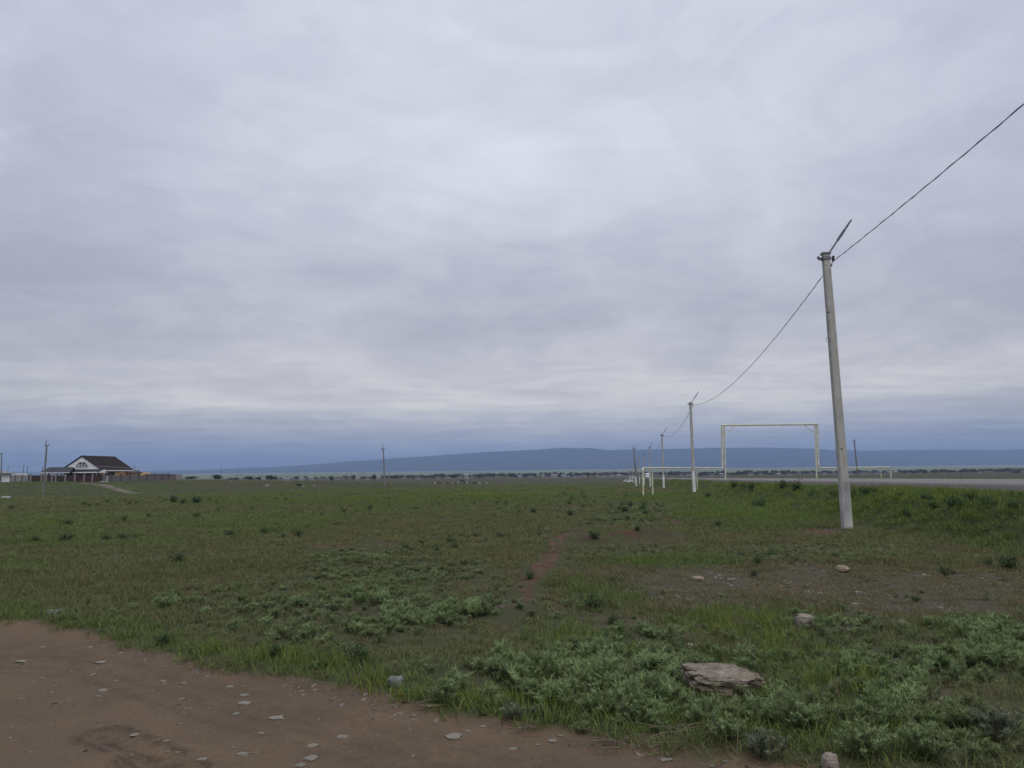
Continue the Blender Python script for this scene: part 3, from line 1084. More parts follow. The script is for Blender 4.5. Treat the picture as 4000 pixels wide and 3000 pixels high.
def cross_pole(bpx, tpx, tip_y, Y, label, wire_px=None, strut=None, white=False, body=None):
    b = at(bpx[0], bpx[1], Y)
    b.z = Hs(b.x, b.y)
    t = at(tpx[0], tpx[1], Y)
    root = empty('utility_pole', b)
    tag(root, label, 'utility pole', 'utility poles of the line across the field')
    top = t - b
    tilt = top / top.z
    m = body or MAT['old_concrete']
    z0 = 1.9 if white else 0
    MB().frustum(tilt * z0 + Vector((0, 0, 0 if white else -0.3)), (0.24, 0.22), top, (0.17, 0.16), 0.02).build('shaft', m, root)
    if white:
        MB().frustum(Vector((0, 0, -0.3)), (0.27, 0.25), tilt * z0, (0.255, 0.235), 0.02).build('whitewashed_base', MAT['whitewash'], root)
    tip = at(tpx[0] - 2, tip_y, Y) - b
    ir = MB()
    ir.tube(top - tilt * 0.5 + Vector((-0.09, 0, 0)), tip, 0.045, 0.035, 6)
    ir.tube(top + Vector((-0.34, 0, -0.10)), top + Vector((0.34, 0, 0.02)), 0.035, n=6)
    for sx in (-0.30, 0.30):
        ir.tube(top + Vector((sx, 0, -0.06)), top + Vector((sx, 0, 0.16)), 0.045, 0.05, 6)
    ir.build('crossarm', MAT['dark_steel'], root)
    if strut:
        s0 = at(strut[0][0], strut[0][1], Y) - b
        s0.z = Hs(b.x + s0.x, b.y) - b.z - 0.3
        s1 = at(strut[1][0], strut[1][1], Y) - b
        MB().frustum(s0, (0.26, 0.24), s1, (0.18, 0.17), 0.02).build('strut', m, root)
    if wire_px is not None:
        w = at(wire_px[0], wire_px[1], Y)
        MB().tube(w - b + Vector((-0.14, 0, 0)), w - b + Vector((0.14, 0, 0)), 0.04, n=6).build('cable_clamp', MAT['dark_steel'], root)
        return w
    return None


wood = simple_mat('weathered_pole_wood', (0.17, 0.155, 0.13), 0.9, 0.25, 4.0, stretch=(3, 3, 0.3))
w1 = cross_pole((2485, 1888), (2477, 1752), 1739, 150, 'white-footed pole braced by a second leg where the two lines meet', (2477, 1793),
                ((2493, 1888), (2479, 1790)), True)
w2 = cross_pole((1504, 1915), (1497, 1753), 1733, 138, 'lone pale pole standing in the middle of the grass field', (1498, 1797))
w3 = cross_pole((167, 1939), (183, 1739), 1718, 112, 'pole leaning in front of the brown-roofed house', (179, 1804))
w4 = cross_pole((4, 1878), (7, 1772), 1768, 203, 'dark pole beside the small white building', (5, 1810), body=wood)
cross_pole((3352, 1872), (3337, 1722), 1713, 150, 'leaning weathered pole beyond the road', None, body=wood)
cable(w1, w2, 1.55, 'cable sagging between the strutted pole and the lone field pole', 0.022)
cable(w2, w3, 1.5, 'cable sagging between the lone field pole and the pole by the house', 0.022)
cable(w3, w4, 0.8, 'short cable from the pole by the house to the dark pole', 0.02)

# thin poles of other lines, far off
FAR_POLES = [(864, 1826), (929, 1827), (1164, 1835), (1230, 1837), (1356, 1846), (1374, 1838), (1417, 1837), (1490, 1842),
             (1520, 1840), (1590, 1856), (1836, 1843), (1894, 1844), (1810, 1845), (2063, 1842), (527, 1819), (93, 1816), (107, 1822), (32, 1817), (167, 1822)]
for k, (x_, y_) in enumerate(FAR_POLES):
    Y_ = 520 + 60 * ((k * 7) % 4) if x_ > 600 else 330 + 20 * (k % 3)
    t_ = at(x_, y_, Y_)
    z_ = Hs(t_.x, t_.y)
    lean = random.uniform(-0.1, 0.1)
    mb = MB()
    mb.tube((lean, 0, -0.5), (0, 0, t_.z - z_), 0.17, 0.12, 6)
    mb.box((0, 0, t_.z - z_ - 0.4), (0.7, 0.1, 0.1))
    o = mb.build('distant_pole', wood)
    o.location = (t_.x, t_.y, z_)
    if x_ > 600:
        tag(o, 'thin dark pole far off near the village', 'utility pole', 'distant thin poles by the village')
    else:
        tag(o, 'thin dark pole rising behind the fenced homestead', 'utility pole', 'thin poles behind the homestead')


# ------------------------------------------------------------------ yellow gas pipe on its arch across the road
def build_pipe():
    A = at(2510, 1828, 54)
    S1 = at(2547, 1828, 55.5)
    S2 = at(2721, 1828, 71)
    B = at(2822, 1828, 78)
    E = at(3197, 1827.5, 78)
    S3 = at(3440, 1825, 92)
    D = at(3478, 1825, 94)
    tl = at(2820, 1661, 78)
    tr = at(3193, 1657, 78)
    root = empty('gas_pipe', (B.x, B.y, Hs(B.x, B.y)))
    tag(root, 'pale yellow gas pipe on low posts with a tall arch over the road', 'gas pipe')
    o = root.location
    L = lambda p: Vector(p) - o
    zA = Hs(A.x, A.y)
    MB().path([L((A.x, A.y, zA - 0.3)), L((A.x, A.y, A.z - 0.12)), L(A + (B - A).normalized() * 0.12), L(B)], 0.06, 10).build('low_pipe', MAT['pale_yellow'], root)
    mb = MB()
    zD = Hs(D.x, D.y)
    mb.path([L(E), L(D - (D - E).normalized() * 0.12), L((D.x, D.y, D.z - 0.12)), L((D.x, D.y, zD - 0.3))], 0.07, 10)
    mb.build('low_pipe', MAT['pale_yellow'], root)
    for P, top in ((B, tl), (E, tr)):
        mb = MB()
        off = Vector((0.0, 0, 0))
        mb.path([L(P), L(Vector((P.x, P.y, P.z + 0.02))), L(top)], 0.10, 10)
        mb.build('riser_pipe', MAT['yellow'], root)
        mb = MB()
        sgn = 1 if P is B else -1
        zg = Hs(P.x, P.y)
        mb.tube(L((P.x + sgn * 0.25, P.y, zg - 0.5)), L(top + Vector((sgn * 0.24, 0, -0.06))), 0.075, n=8)
        mb.build('arch_leg', MAT['yellow'], root)
        mb = MB()
        mb.tube(L(top + Vector((sgn * 0.26, 0, -0.85 * 1.0 - 0.05))), L(top + Vector((sgn * 1.32, 0, -0.10))), 0.04, n=6)
        mb.build('brace', MAT['yellow'], root)
    MB().path([L(tl), L(tr)], 0.10, 10).build('crossbar', MAT['yellow'], root)
    for S in (S1, S2, S3):
        zg = Hs(S.x, S.y)
        mb = MB()
        mb.tube(L((S.x, S.y, zg - 0.3)), L((S.x, S.y, S.z - 0.10)), 0.05, n=8)
        mb.box(L((S.x, S.y, S.z - 0.10)), (0.22, 0.22, 0.04))
        mb.build('support_post', MAT['yellow'], root)


build_pipe()


# ------------------------------------------------------------------ the homestead on the rise
def quad(mb, a, b, c, d):
    mb.add([a, b, c, d], [(0, 1, 2, 3)])


def slab(mb, pts, th):
    """thick panel from a planar polygon, thickness downwards along z"""
    n = len(pts)
    vs = [Vector(p) for p in pts] + [Vector(p) - Vector((0, 0, th)) for p in pts]
    fs = [tuple(range(n)), tuple(range(2 * n - 1, n - 1, -1))] + [(i, i + n, (i + 1) % n + n, (i + 1) % n) for i in range(n)]
    mb.add(vs, fs)


def build_house():
    Y0 = 192.0
    px2m = Y0 / FPX
    base = at(392, 1878, Y0)
    zg = Hs(base.x, base.y)
    floor_z = base.z                             # fixed by the photograph, walls run down into the rise
    root = empty('house', (base.x, base.y, floor_z))
    tag(root, 'brown-roofed house with white gable and orange side walls', 'house')
    DD = math.hypot(base.x, base.y) / FPX * 0.88
    W = 134 * DD / math.cos(math.radians(35)) * 1.04
    Lh = 113 * DD / math.sin(math.radians(35)) * 1.05
    # the gable runs to the left, a little away from the viewer
    a0 = math.atan2(base.x, base.y)
    vw, pp = Vector((math.sin(a0), math.cos(a0), 0)), Vector((math.cos(a0), -math.sin(a0), 0))
    ga = math.radians(35)
    ud = -math.cos(ga) * pp + math.sin(ga) * vw
    vd = math.sin(ga) * pp + math.cos(ga) * vw
    ev = (1878 - 1833) * px2m
    rd = (1878 - 1781) * px2m * 1.02
    ov = 0.55
    P = lambda u, v, z: ud * u + vd * v + Vector((0, 0, z))
    inset = 0.6
    # walls
    w = MB()
    u0, u1, v0, v1 = inset, W - inset, inset, Lh - inset
    c = [P(u0, v0, -1), P(u0, v1, -1), P(u1, v1, -1), P(u1, v0, -1)]
    cT = [p + Vector((0, 0, 1 + ev - 0.12)) for p in c]
    w.add(c[:2] + cT[:2], [(0, 1, 3, 2)])
    w.add([c[1], c[2], cT[1], cT[2]], [(0, 1, 3, 2)])
    w.add([c[2], c[3], cT[2], cT[3]], [(0, 1, 3, 2)])
    w.build('side_wall', MAT['orange_wall'], root)
    w = MB()
    w.add([c[3], c[0], cT[3], cT[0]], [(0, 1, 3, 2)])
    w.build('porch_wall', MAT['brown_wall'], root)
    g = MB()
    g.add([P(0.35, 0.25, ev + 0.0), P(W - 0.35, 0.25, ev + 0.0), P(W / 2, 0.25, rd - 0.32), P(0.35, 0.4, ev + 0.0), P(W - 0.35, 0.4, ev + 0.0), P(W / 2, 0.4, rd - 0.32)],
          [(0, 2, 1), (3, 4, 5), (0, 1, 4, 3), (1, 2, 5, 4), (2, 0, 3, 5)])
    g.build('gable', MAT['white_wall'], root)
    r = MB()
    slab(r, [P(-ov * 0.2, 0, ev - 0.02), P(-ov * 0.2, Lh, ev - 0.02), P(W / 2, Lh, rd), P(W / 2, 0, rd)], 0.2)
    slab(r, [P(W / 2, 0, rd), P(W / 2, Lh, rd), P(W + ov * 0.2, Lh, ev - 0.02), P(W + ov * 0.2, 0, ev - 0.02)], 0.2)
    r.build('roof', MAT['roof_brown'], root)
    f = MB()
    f.add([P(-0.16, 0.05, ev - 0.22), P(-0.16, Lh, ev - 0.22), P(-0.16, Lh, ev - 0.48), P(-0.16, 0.05, ev - 0.48),
           P(-0.02, 0.05, ev - 0.22), P(-0.02, Lh, ev - 0.22), P(-0.02, Lh, ev - 0.48), P(-0.02, 0.05, ev - 0.48)],
          [(0, 3, 2, 1), (4, 5, 6, 7), (0, 1, 5, 4), (1, 2, 6, 5), (2, 3, 7, 6), (3, 0, 4, 7)])
    f.build('fascia', MAT['white_wall'], root)
    # half-round attic window
    mu = W / 2 - 0.15
    gw = MB()
    zb = ev + 0.62
    hw, hh = 1.62, 1.2
    arc = [(-hw, 0), (-hw, 0.38), (-hw * 0.55, hh), (hw * 0.55, hh), (hw, 0.38), (hw, 0)]
    vs = [P(mu - a, 0.16, zb + b) for a, b in arc] + [P(mu - a, 0.24, zb + b) for a, b in arc]
    gw.add(vs, [(5, 4, 3, 2, 1, 0), (6, 7, 8, 9, 10, 11)] + [(i, i + 6, (i + 1) % 6 + 6, (i + 1) % 6) for i in range(6)])
    win = gw.build('attic_window', MAT['glass'], root)
    fr = MB()

    def bar(a, b, wd):
        (x0, z0), (x1, z1) = a, b
        d = Vector((x1 - x0, z1 - z0))
        nrm = Vector((-d.y, d.x)).normalized() * wd / 2
        q = [(x0 + nrm.x, z0 + nrm.y), (x1 + nrm.x, z1 + nrm.y), (x1 - nrm.x, z1 - nrm.y), (x0 - nrm.x, z0 - nrm.y)]
        vs2 = [P(mu - x, 0.09, zb + z) for x, z in q] + [P(mu - x, 0.15, zb + z) for x, z in q]
        fr.add(vs2, [(0, 1, 2, 3), (7, 6, 5, 4)] + [(i, i + 4, (i + 1) % 4 + 4, (i + 1) % 4) for i in range(4)])
    for i in range(6):
        bar(arc[i], arc[(i + 1) % 6], 0.13)
    bar((-hw, 0.42), (hw, 0.42), 0.13)
    for x_ in (-0.82, 0.0, 0.82):
        bar((x_, 0), (x_, hh), 0.20 if x_ == 0 else 0.12)
    fr.build('frame', MAT['frame_white'], win)
    # windows on the long side
    for vpos in (0.24, 0.40):
        q = MB()
        a = v0 + vpos * (v1 - v0)
        quad(q, P(u0 - 0.05, a - 0.75, 0.3), P(u0 - 0.05, a + 0.75, 0.3), P(u0 - 0.05, a + 0.75, ev - 0.75), P(u0 - 0.05, a - 0.75, ev - 0.75))
        wn = q.build('window', MAT['glass'], root)
        q = MB()
        zt, zl = ev - 0.72, 0.27
        o4 = [P(u0 - 0.10, a - 0.85, zl), P(u0 - 0.10, a + 0.85, zl), P(u0 - 0.10, a + 0.85, zt), P(u0 - 0.10, a - 0.85, zt)]
        i4 = [P(u0 - 0.10, a - 0.72, zl + 0.1), P(u0 - 0.10, a + 0.72, zl + 0.1), P(u0 - 0.10, a + 0.72, zt - 0.1), P(u0 - 0.10, a - 0.72, zt - 0.1)]
        bk = [p - ud * -0.08 for p in o4 + i4]
        q.add(o4 + i4 + bk, [(k, (k + 1) % 4, (k + 1) % 4 + 4, k + 4) for k in range(4)] + [(k + 8, k + 12, (k + 1) % 4 + 12, (k + 1) % 4 + 8) for k in range(4)])
        q.build('frame', MAT['brown_wall'], wn)
    # porch roof in front of the gable, white edge, square posts
    r = MB()
    slab(r, [P(-0.9, -0.0, ev - 0.02), P(W + 1.2, -0.0, ev - 0.02), P(W + 1.2, -2.7, ev - 0.62), P(-0.9, -2.7, ev - 0.62)][::-1], 0.1)
    r.build('porch_roof', MAT['roof_dark'], root)
    f = MB()
    a, b_ = P(-0.9, -2.75, ev - 0.80), P(W + 1.2, -2.75, ev - 0.80)
    dirr = (b_ - a)
    ang = math.atan2(dirr.y, dirr.x)
    f.box((a + b_) / 2, (dirr.length, 0.10, 0.24), Matrix.Rotation(ang, 3, 'Z'))
    pa, pb, pc = P(-0.95, -2.7, ev - 0.92), P(-0.95, 0.9, ev - 0.92), P(-0.95, 0.2, ev - 0.05)
    f.add([pa, pb, pc, pa + ud * 0.1, pb + ud * 0.1, pc + ud * 0.1], [(0, 1, 2), (5, 4, 3), (0, 3, 4, 1), (1, 4, 5, 2), (2, 5, 3, 0)])
    f.build('porch_fascia', MAT['white_wall'], root)
    for k in range(5):
        u = -0.7 + k * (W + 1.7) / 4
        MB().box(P(u, -2.55, (ev - 2.0) / 2), (0.2, 0.2, ev + 0.1)).build('porch_post', MAT['pillar_stone'], root)
    return root


build_house()


def box_px(mb, x0, x1, y0, y1, Y, depth, ydrop=0.0):
    """upright box whose front face spans the given photograph rectangle at depth Y"""
    a, b = at(x0, y1, Y), at(x1, y0, Y)
    mb.box(((a.x + b.x) / 2, Y + depth / 2, (a.z + b.z) / 2 - ydrop / 2), (abs(b.x - a.x), depth, abs(b.z - a.z) + ydrop))


def obj_origin(o, loc):
    """move a world-built mesh's origin to loc"""
    loc = Vector(loc)
    o.data.transform(Matrix.Translation(-loc))
    o.location = loc


class World:
    """collects world-space meshes under one Empty"""
    def __init__(self, name, loc, label, cat, group=None):
        self.root = empty(name, loc)
        tag(self.root, label, cat, group)
        self.o = Vector(loc)

    def part(self, mb, name, mat, parent=None, smooth=False):
        mb.v = [tuple(Vector(v) - self.o) for v in mb.v]
        return mb.build(name, mat, parent or self.root, smooth)


def build_yard():
    # open carport left of the house
    Y = 188.0
    o = at(215, 1876, Y)
    T = World('carport', o, 'open carport with dark hipped roof left of the house', 'carport')
    p = lambda x, y, yy: at(x, y, yy)
    r = MB()
    e = [p(155, 1845, Y - 2), p(272, 1845, Y - 2), p(300, 1842, Y + 8), p(175, 1842, Y + 8)]
    rg = [p(193, 1825, Y + 3), p(290, 1825, Y + 3)]
    pts = e + rg
    r.add(pts, [(0, 1, 5, 4), (3, 0, 4), (2, 3, 4, 5), (1, 2, 5), (0, 3, 2, 1)])
    T.part(r, 'roof', MAT['roof_dark'])
    f = MB()
    a, b = p(155, 1846.5, Y - 2.1), p(272, 1846.5, Y - 2.1)
    f.box((a + b) / 2, ((b - a).length, 0.1, 0.14))
    T.part(f, 'fascia', MAT['white_wall'])
    for x in (160, 189, 219, 226, 250, 254):
        m = MB()
        q = p(x, 1846.5, Y - (1.8 if x in (160, 219, 250) else -6))
        m.box((q.x, q.y, q.z - 2.0), (0.16, 0.16, 3.9))
        T.part(m, 'post', MAT['pillar_stone'])
    # orange annex with a flat navy roof, right of the house
    Y = 203.0
    o = at(525, 1872, Y)
    T = World('annex', o, 'small orange annex with a dark blue flat roof beside the house', 'building')
    m = MB()
    box_px(m, 496, 548, 1845, 1872, Y, 6, 1.5)
    T.part(m, 'wall', MAT['orange_wall'])
    m = MB()
    a, b, c, d = at(497, 1847, Y - 0.5), at(556, 1845.0, Y - 0.5), at(541, 1836, Y + 5), at(499, 1836, Y + 5)
    slab(m, [a, b, c, d], 0.12)
    T.part(m, 'roof', MAT['navy'])
    m = MB()
    box_px(m, 496, 556, 1835.0, 1836.8, Y + 5.1, 0.2)
    T.part(m, 'parapet', MAT['white_wall'])
    # long low shed at the fence's right end
    Y = 206.0
    o = at(610, 1872, Y)
    T = World('shed', o, 'long low shed with a dark flat roof behind the grey fence', 'shed')
    m = MB()
    box_px(m, 538, 680, 1853, 1874, Y, 5, 1.5)
    T.part(m, 'wall', MAT['panel_light'])
    m = MB()
    a, b, c, d = at(580, 1854.5, Y - 0.8), at(682, 1854.5, Y - 0.8), at(664, 1849.2, Y + 6), at(578, 1849.2, Y + 6)
    slab(m, [a, b, c, d], 0.15)
    T.part(m, 'roof', MAT['navy'])
    m = MB()
    a, b, c, d = at(536, 1851, Y - 0.8), at(582, 1852, Y - 0.8), at(585, 1849.5, Y + 5.5), at(540, 1849.5, Y + 5.5)
    slab(m, [a, b, c, d], 0.12)
    T.part(m, 'pale_roof', MAT['panel_light'])
    # white outbuilding on the far left
    Y = 205.0
    o = at(20, 1878, Y)
    T = World('white_outbuilding', o, 'small white building with a low grey roof left of the fence', 'building')
    m = MB()
    box_px(m, -60, 41, 1848, 1880, Y, 7, 1.0)
    T.part(m, 'wall', MAT['white_wall'])
    m = MB()
    a, b, c, d = at(-64, 1849.5, Y - 0.8), at(60, 1847.5, Y - 0.8), at(8, 1836, Y + 4), at(-60, 1836, Y + 4)
    slab(m, [a, b, c, d], 0.15)
    T.part(m, 'roof', MAT['slate_roof'])
    m = MB()
    box_px(m, -2, 6, 1856, 1879, Y - 0.06, 0.05)
    T.part(m, 'door', MAT['brown_sheet'])
    # fences: one run per kind
    def fence(name, label, xs, ytop, ybot, Ys, pm, plm, pillar_w, pillar_up):
        o = at(xs[0], ybot, Ys[0])
        T = World(name, o, label, 'fence')
        n = len(xs)
        P0 = [at(x, ytop, Ys[0] + (Ys[1] - Ys[0]) * i / (n - 1)) for i, x in enumerate(xs)]
        hgt = (ybot - ytop) * Ys[0] / FPX
        for i in range(n - 1):
            a, b = P0[i], P0[i + 1]
            m = MB()
            d = b - a
            m.box(((a.x + b.x) / 2, (a.y + b.y) / 2, (a.z + b.z) / 2 - hgt / 2 - 0.6), (d.length - pillar_w * 0.9, 0.12, hgt + 1.2),
                  Matrix.Rotation(math.atan2(d.y, d.x), 3, 'Z'))
            T.part(m, 'panel', pm)
        for a in P0:
            m = MB()
            m.box((a.x, a.y - 0.03, a.z - hgt / 2 - 0.6 + pillar_up / 2), (pillar_w, 0.34, hgt + 1.2 + pillar_up))
            m.box((a.x, a.y - 0.03, a.z + pillar_up + 0.05), (pillar_w + 0.1, 0.42, 0.1))
            T.part(m, 'pillar', plm)
    fence('panel_fence', 'fence of light concrete panels beside the white outbuilding', [43, 62, 89, 114], 1857, 1880, (199, 190), MAT['panel_light'], MAT['pillar_brown'], 0.25, 0.0)
    fence('sheet_fence', 'dark brown metal sheet fence with pale pillars before the house', [122, 164, 183, 205, 220, 257, 294, 330, 363, 396], 1857, 1880, (186, 181), MAT['brown_sheet'], MAT['pillar_stone'], 0.32, 0.18)
    fence('block_fence', 'grey block fence with dark pillars right of the brown fence', [397, 436, 472, 508, 542, 574, 603, 632, 658, 682], 1857, 1876, (181, 205), MAT['grey_block'], MAT['pillar_brown'], 0.36, 0.2)
    # low kerb of rubble under the sheet fence
    g = at(398, 1884, 178)
    g.z = Hs(g.x, g.y)
    p2 = MB()
    p2.tube((0, 0, -0.3), (0.05, 0, 6.6), 0.11, 0.07, 6)
    pr = empty('utility_pole', at(418, 1878, 178))
    tag(pr, 'short thin white-footed pole in front of the grey fence', 'utility pole')
    pr.location.z = Hs(pr.location.x, pr.location.y)
    MB().tube((0, 0, 1.4), (0.0, 0, 2.7), 0.065, 0.05, 6).build('shaft', wood, pr)
    MB().tube((0, 0, -0.3), (0, 0, 1.4), 0.10, 0.08, 8).build('whitewashed_base', MAT['whitewash'], pr)


build_yard()


# ------------------------------------------------------------------ village far off
def leaf_cloud(rng, n, centre, radii, size, clumps=None):
    """n small leaf faces spread through clumps of an ellipsoid; returns verts, faces, per-vertex value"""
    c = np.array(centre)
    rd = np.array(radii)
    k = clumps or max(4, n // 18)
    d = rng.normal(size=(k, 3))
    d /= np.linalg.norm(d, axis=1)[:, None]
    cc = c + d * rd * (rng.uniform(0.25, 0.95, (k, 1)))
    idx = rng.integers(0, k, n)
    pos = cc[idx] + rng.normal(size=(n, 3)) * rd * 0.20
    nrm = rng.normal(size=(n, 3))
    nrm /= np.linalg.norm(nrm, axis=1)[:, None]
    t = np.cross(nrm, rng.normal(size=(n, 3)))
    t /= np.linalg.norm(t, axis=1)[:, None] + 1e-9
    b = np.cross(nrm, t)
    s = size * rng.uniform(0.6, 1.4, (n, 1))
    V = np.stack((pos - t * s, pos + b * s * 0.45, pos + t * s, pos - b * s * 0.45), 1).reshape(-1, 3)
    F = np.arange(4 * n).reshape(n, 4)
    shade = rng.uniform(0, 1, k)[idx] * 0.6 + rng.uniform(0, 0.4, n)
    return V, F, np.repeat(shade, 4)


def mesh_from_cloud(name, V, F, lv, mat, parent=None):
    me = np_mesh(name, V, F)
    vattr(me, 'lv', np.asarray(lv, np.float32))
    me.materials.append(mat)
    o = bpy.data.objects.new(name, me)
    C.objects.link(o)
    if parent is not None:
        o.parent = parent
    return o


def build_tree(px, ytop, Y, wid, label, group, seed, leaf='tree_leaf', shape=1.0, name='distant_tree', zbase=None):
    rng = np.random.default_rng(seed)
    t = at(px, ytop, Y)
    z = Hs(t.x, t.y) if zbase is None else zbase
    h = t.z - z
    root = empty(name, (t.x, t.y, z))
    tag(root, label, 'tree', group)
    tk = MB()
    pts = [(0, 0, -0.4), (0.03 * h, 0, h * 0.3), (0.0, 0.02 * h, h * 0.62), (0.02 * h, 0, h * 0.85)]
    tk.path(pts, [0.035 * h, 0.028 * h, 0.017 * h, 0.007 * h], 6)
    for k in range(5):
        a = rng.uniform(0, 6.28)
        z0 = h * rng.uniform(0.3, 0.6)
        tk.tube((0.02 * h, 0, z0), (math.cos(a) * wid * 0.38, math.sin(a) * wid * 0.38, z0 + h * 0.22), 0.013 * h, 0.005 * h, 5)
    tk.build('trunk', MAT['bark'], root)
    V, F, lv = leaf_cloud(rng, 520, (0, 0, h * 0.60), (wid * 0.5, wid * 0.5, h * 0.40 * shape), 0.085 * h ** 0.5 * wid ** 0.5, 26)
    mesh_from_cloud('crown', V, F, lv, MAT[leaf], root)
    return root


shr = [(747, 1861, 5.2, 'low round bush at the field edge right of the grey fence'),
       (848, 1853, 4.4, 'taller green bush at the field edge left of a thin pole'),
       (925, 1866, 3.0, 'smallest bush at the foot of a thin pole on the field edge'),
       (975, 1860, 4.0, 'green bush alone on the field edge, before the far white roofs'),
       (1012, 1865, 2.6, 'small dark bush between two green bushes on the field edge'),
       (1055, 1858, 4.6, 'round green bush above the white roofs on the field edge')]
for k, (x_, y_, w_, lab_) in enumerate(shr):
    build_tree(x_, y_, 330, w_, lab_, 'bushes on the field edge', 300 + k, 'tree_leaf', 1.15, 'field_bush',
               zbase=at(x_, 1875, 330).z)
tre = [(1296, 1858, 700, 3.6, 'dark slim tree in the village left of the lone field pole'),
       (1461, 1851, 720, 4.4, 'tallest dark slim tree close left of the lone field pole'),
       (1384, 1855, 760, 3.0, 'dark slim tree between two slender trees of the village'),
       (2922, 1839, 900, 5.0, 'dark poplar rising above the village trees inside the yellow arch'),
       (1770, 1855, 860, 10, 'broad dark tree beside the village house with a raised white roof'),
       (2960, 1848, 950, 13, 'broad tree inside the yellow arch, right of the poplar'),
       (3010, 1846, 950, 15, 'largest broad tree inside the yellow arch'),
       (2740, 1850, 930, 14, 'broad dark tree of the village left of the arch'),
       (3530, 1840, 900, 5, 'leafless-looking slim tree beyond the road, left of the far clump'),
       (3610, 1838, 900, 5, 'slim tree in the clump beyond the road'),
       (3655, 1840, 900, 6, 'right end tree of the clump beyond the road'),
       (3970, 1838, 760, 9, 'dark bushy tree at the right edge beyond the road')]
for k, (x_, y_, Y_, w_, lab_) in enumerate(tre):
    build_tree(x_, y_, Y_, w_, lab_, 'trees of the far village', 340 + k, 'tree_bare', 1.1, 'distant_tree')


def build_treeline():
    """the belt of far trees that reads as one mass"""
    rng = np.random.default_rng(77)
    Vs, Fs, Ls, off = [], [], [], 0
    n = 620
    for k in range(n):
        x = rng.uniform(900, 4150)
        dens = 0.25 if x < 1500 else (1.0 if x < 2480 else 0.75)
        if rng.uniform() > dens:
            continue
        Y = rng.uniform(960, 1350)
        h = rng.uniform(3.2, 6.2) * (1.0 if 1700 < x < 3100 else 0.75)
        w = rng.uniform(5, 13)
        p = at(x, 1850, Y)
        z = Hs(p.x, p.y)
        V, F, lv = leaf_cloud(rng, 110, (p.x, p.y, z + h * 0.5), (w * 0.5, w * 0.5, h * 0.45), 0.9, 12)
        V[:, 2] = np.maximum(V[:, 2], z - 0.2)
        Vs.append(V)
        Fs.append(F + off)
        Ls.append(lv)
        off += len(V)
    o = mesh_from_cloud('treeline', np.vstack(Vs), np.vstack(Fs), np.concatenate(Ls), MAT['tree_bare'])
    tag(o, 'dusky belt of far trees along the village', 'treeline', kind='stuff')


build_treeline()


def village_house(px, ybase, wpx, Y, seed, label='tiny white house with a low roof in the far village', shape=0):
    rng = random.Random(seed)
    k = Y / FPX
    w = max(wpx * k * 0.75, 4.0)
    p = at(px, ybase, Y)
    z = Hs(p.x, p.y)
    z = max(z, p.z - 3.0)
    root = empty('village_house', (p.x, p.y, z), rng.uniform(-0.25, 0.25))
    tag(root, label, 'house', 'white houses of the far village')
    d = rng.uniform(6, 8)
    hw = rng.uniform(1.8, 2.5)
    hr = rng.uniform(0.9, 1.6)
    MB().box((0, 0, hw / 2 - 0.75), (w, d, hw + 1.5)).build('wall', MAT['village_white'], root)
    r = MB()
    e = 0.4
    a, b = w / 2 + e, d / 2 + e
    r.add([(-a, -b, hw), (a, -b, hw), (a, b, hw), (-a, b, hw), (-a, 0, hw + hr), (a, 0, hw + hr)],
          [(0, 1, 5, 4), (2, 3, 4, 5), (1, 2, 5), (3, 0, 4), (3, 2, 1, 0)])
    r.build('roof', MAT['slate_roof'] if rng.random() < 0.35 else MAT['dark_roof'], root)


VH = [(998, 1871, 12), (1030, 1875, 8), (1043, 1876, 9), (1059, 1876, 12), (1110, 1875, 10), (1128, 1875, 24), (1180, 1875, 26), (1218, 1877, 14), (1320, 1876, 20),
      (1394, 1866, 12), (1436, 1866, 8), (1480, 1874, 14), (1580, 1872, 7), (1634, 1870, 10), (1712, 1871, 14), (1755, 1870, 36), (1796, 1864, 14),
      (1822, 1854, 13), (2029, 1870, 6), (2074, 1870, 13), (2120, 1871, 10), (2136, 1870, 9), (2166, 1871, 28), (2200, 1872, 18), (2218, 1872, 14), (2243, 1872, 14),
      (2264, 1869, 14), (2280, 1868, 9), (2332, 1871, 18), (2352, 1867, 9), (2362, 1871, 12), (2386, 1872, 30), (2410, 1867, 10), (2418, 1872, 14), (2434, 1873, 14),
      (2664, 1868, 6), (2690, 1868, 30), (2774, 1869, 8), (2818, 1868, 18), (2930, 1868, 24), (2970, 1868, 16), (3040, 1867, 12), (3080, 1866, 22),
      (3213, 1856, 12), (3255, 1856, 12), (3318, 1853, 10), (3370, 1852, 16), (3425, 1860, 28), (3470, 1860, 20), (3820, 1855, 20), (3965, 1854, 30)]
for k, (x_, y_, w_) in enumerate(VH):
    village_house(x_, y_, w_, 780 + (k * 37) % 150, 500 + k)
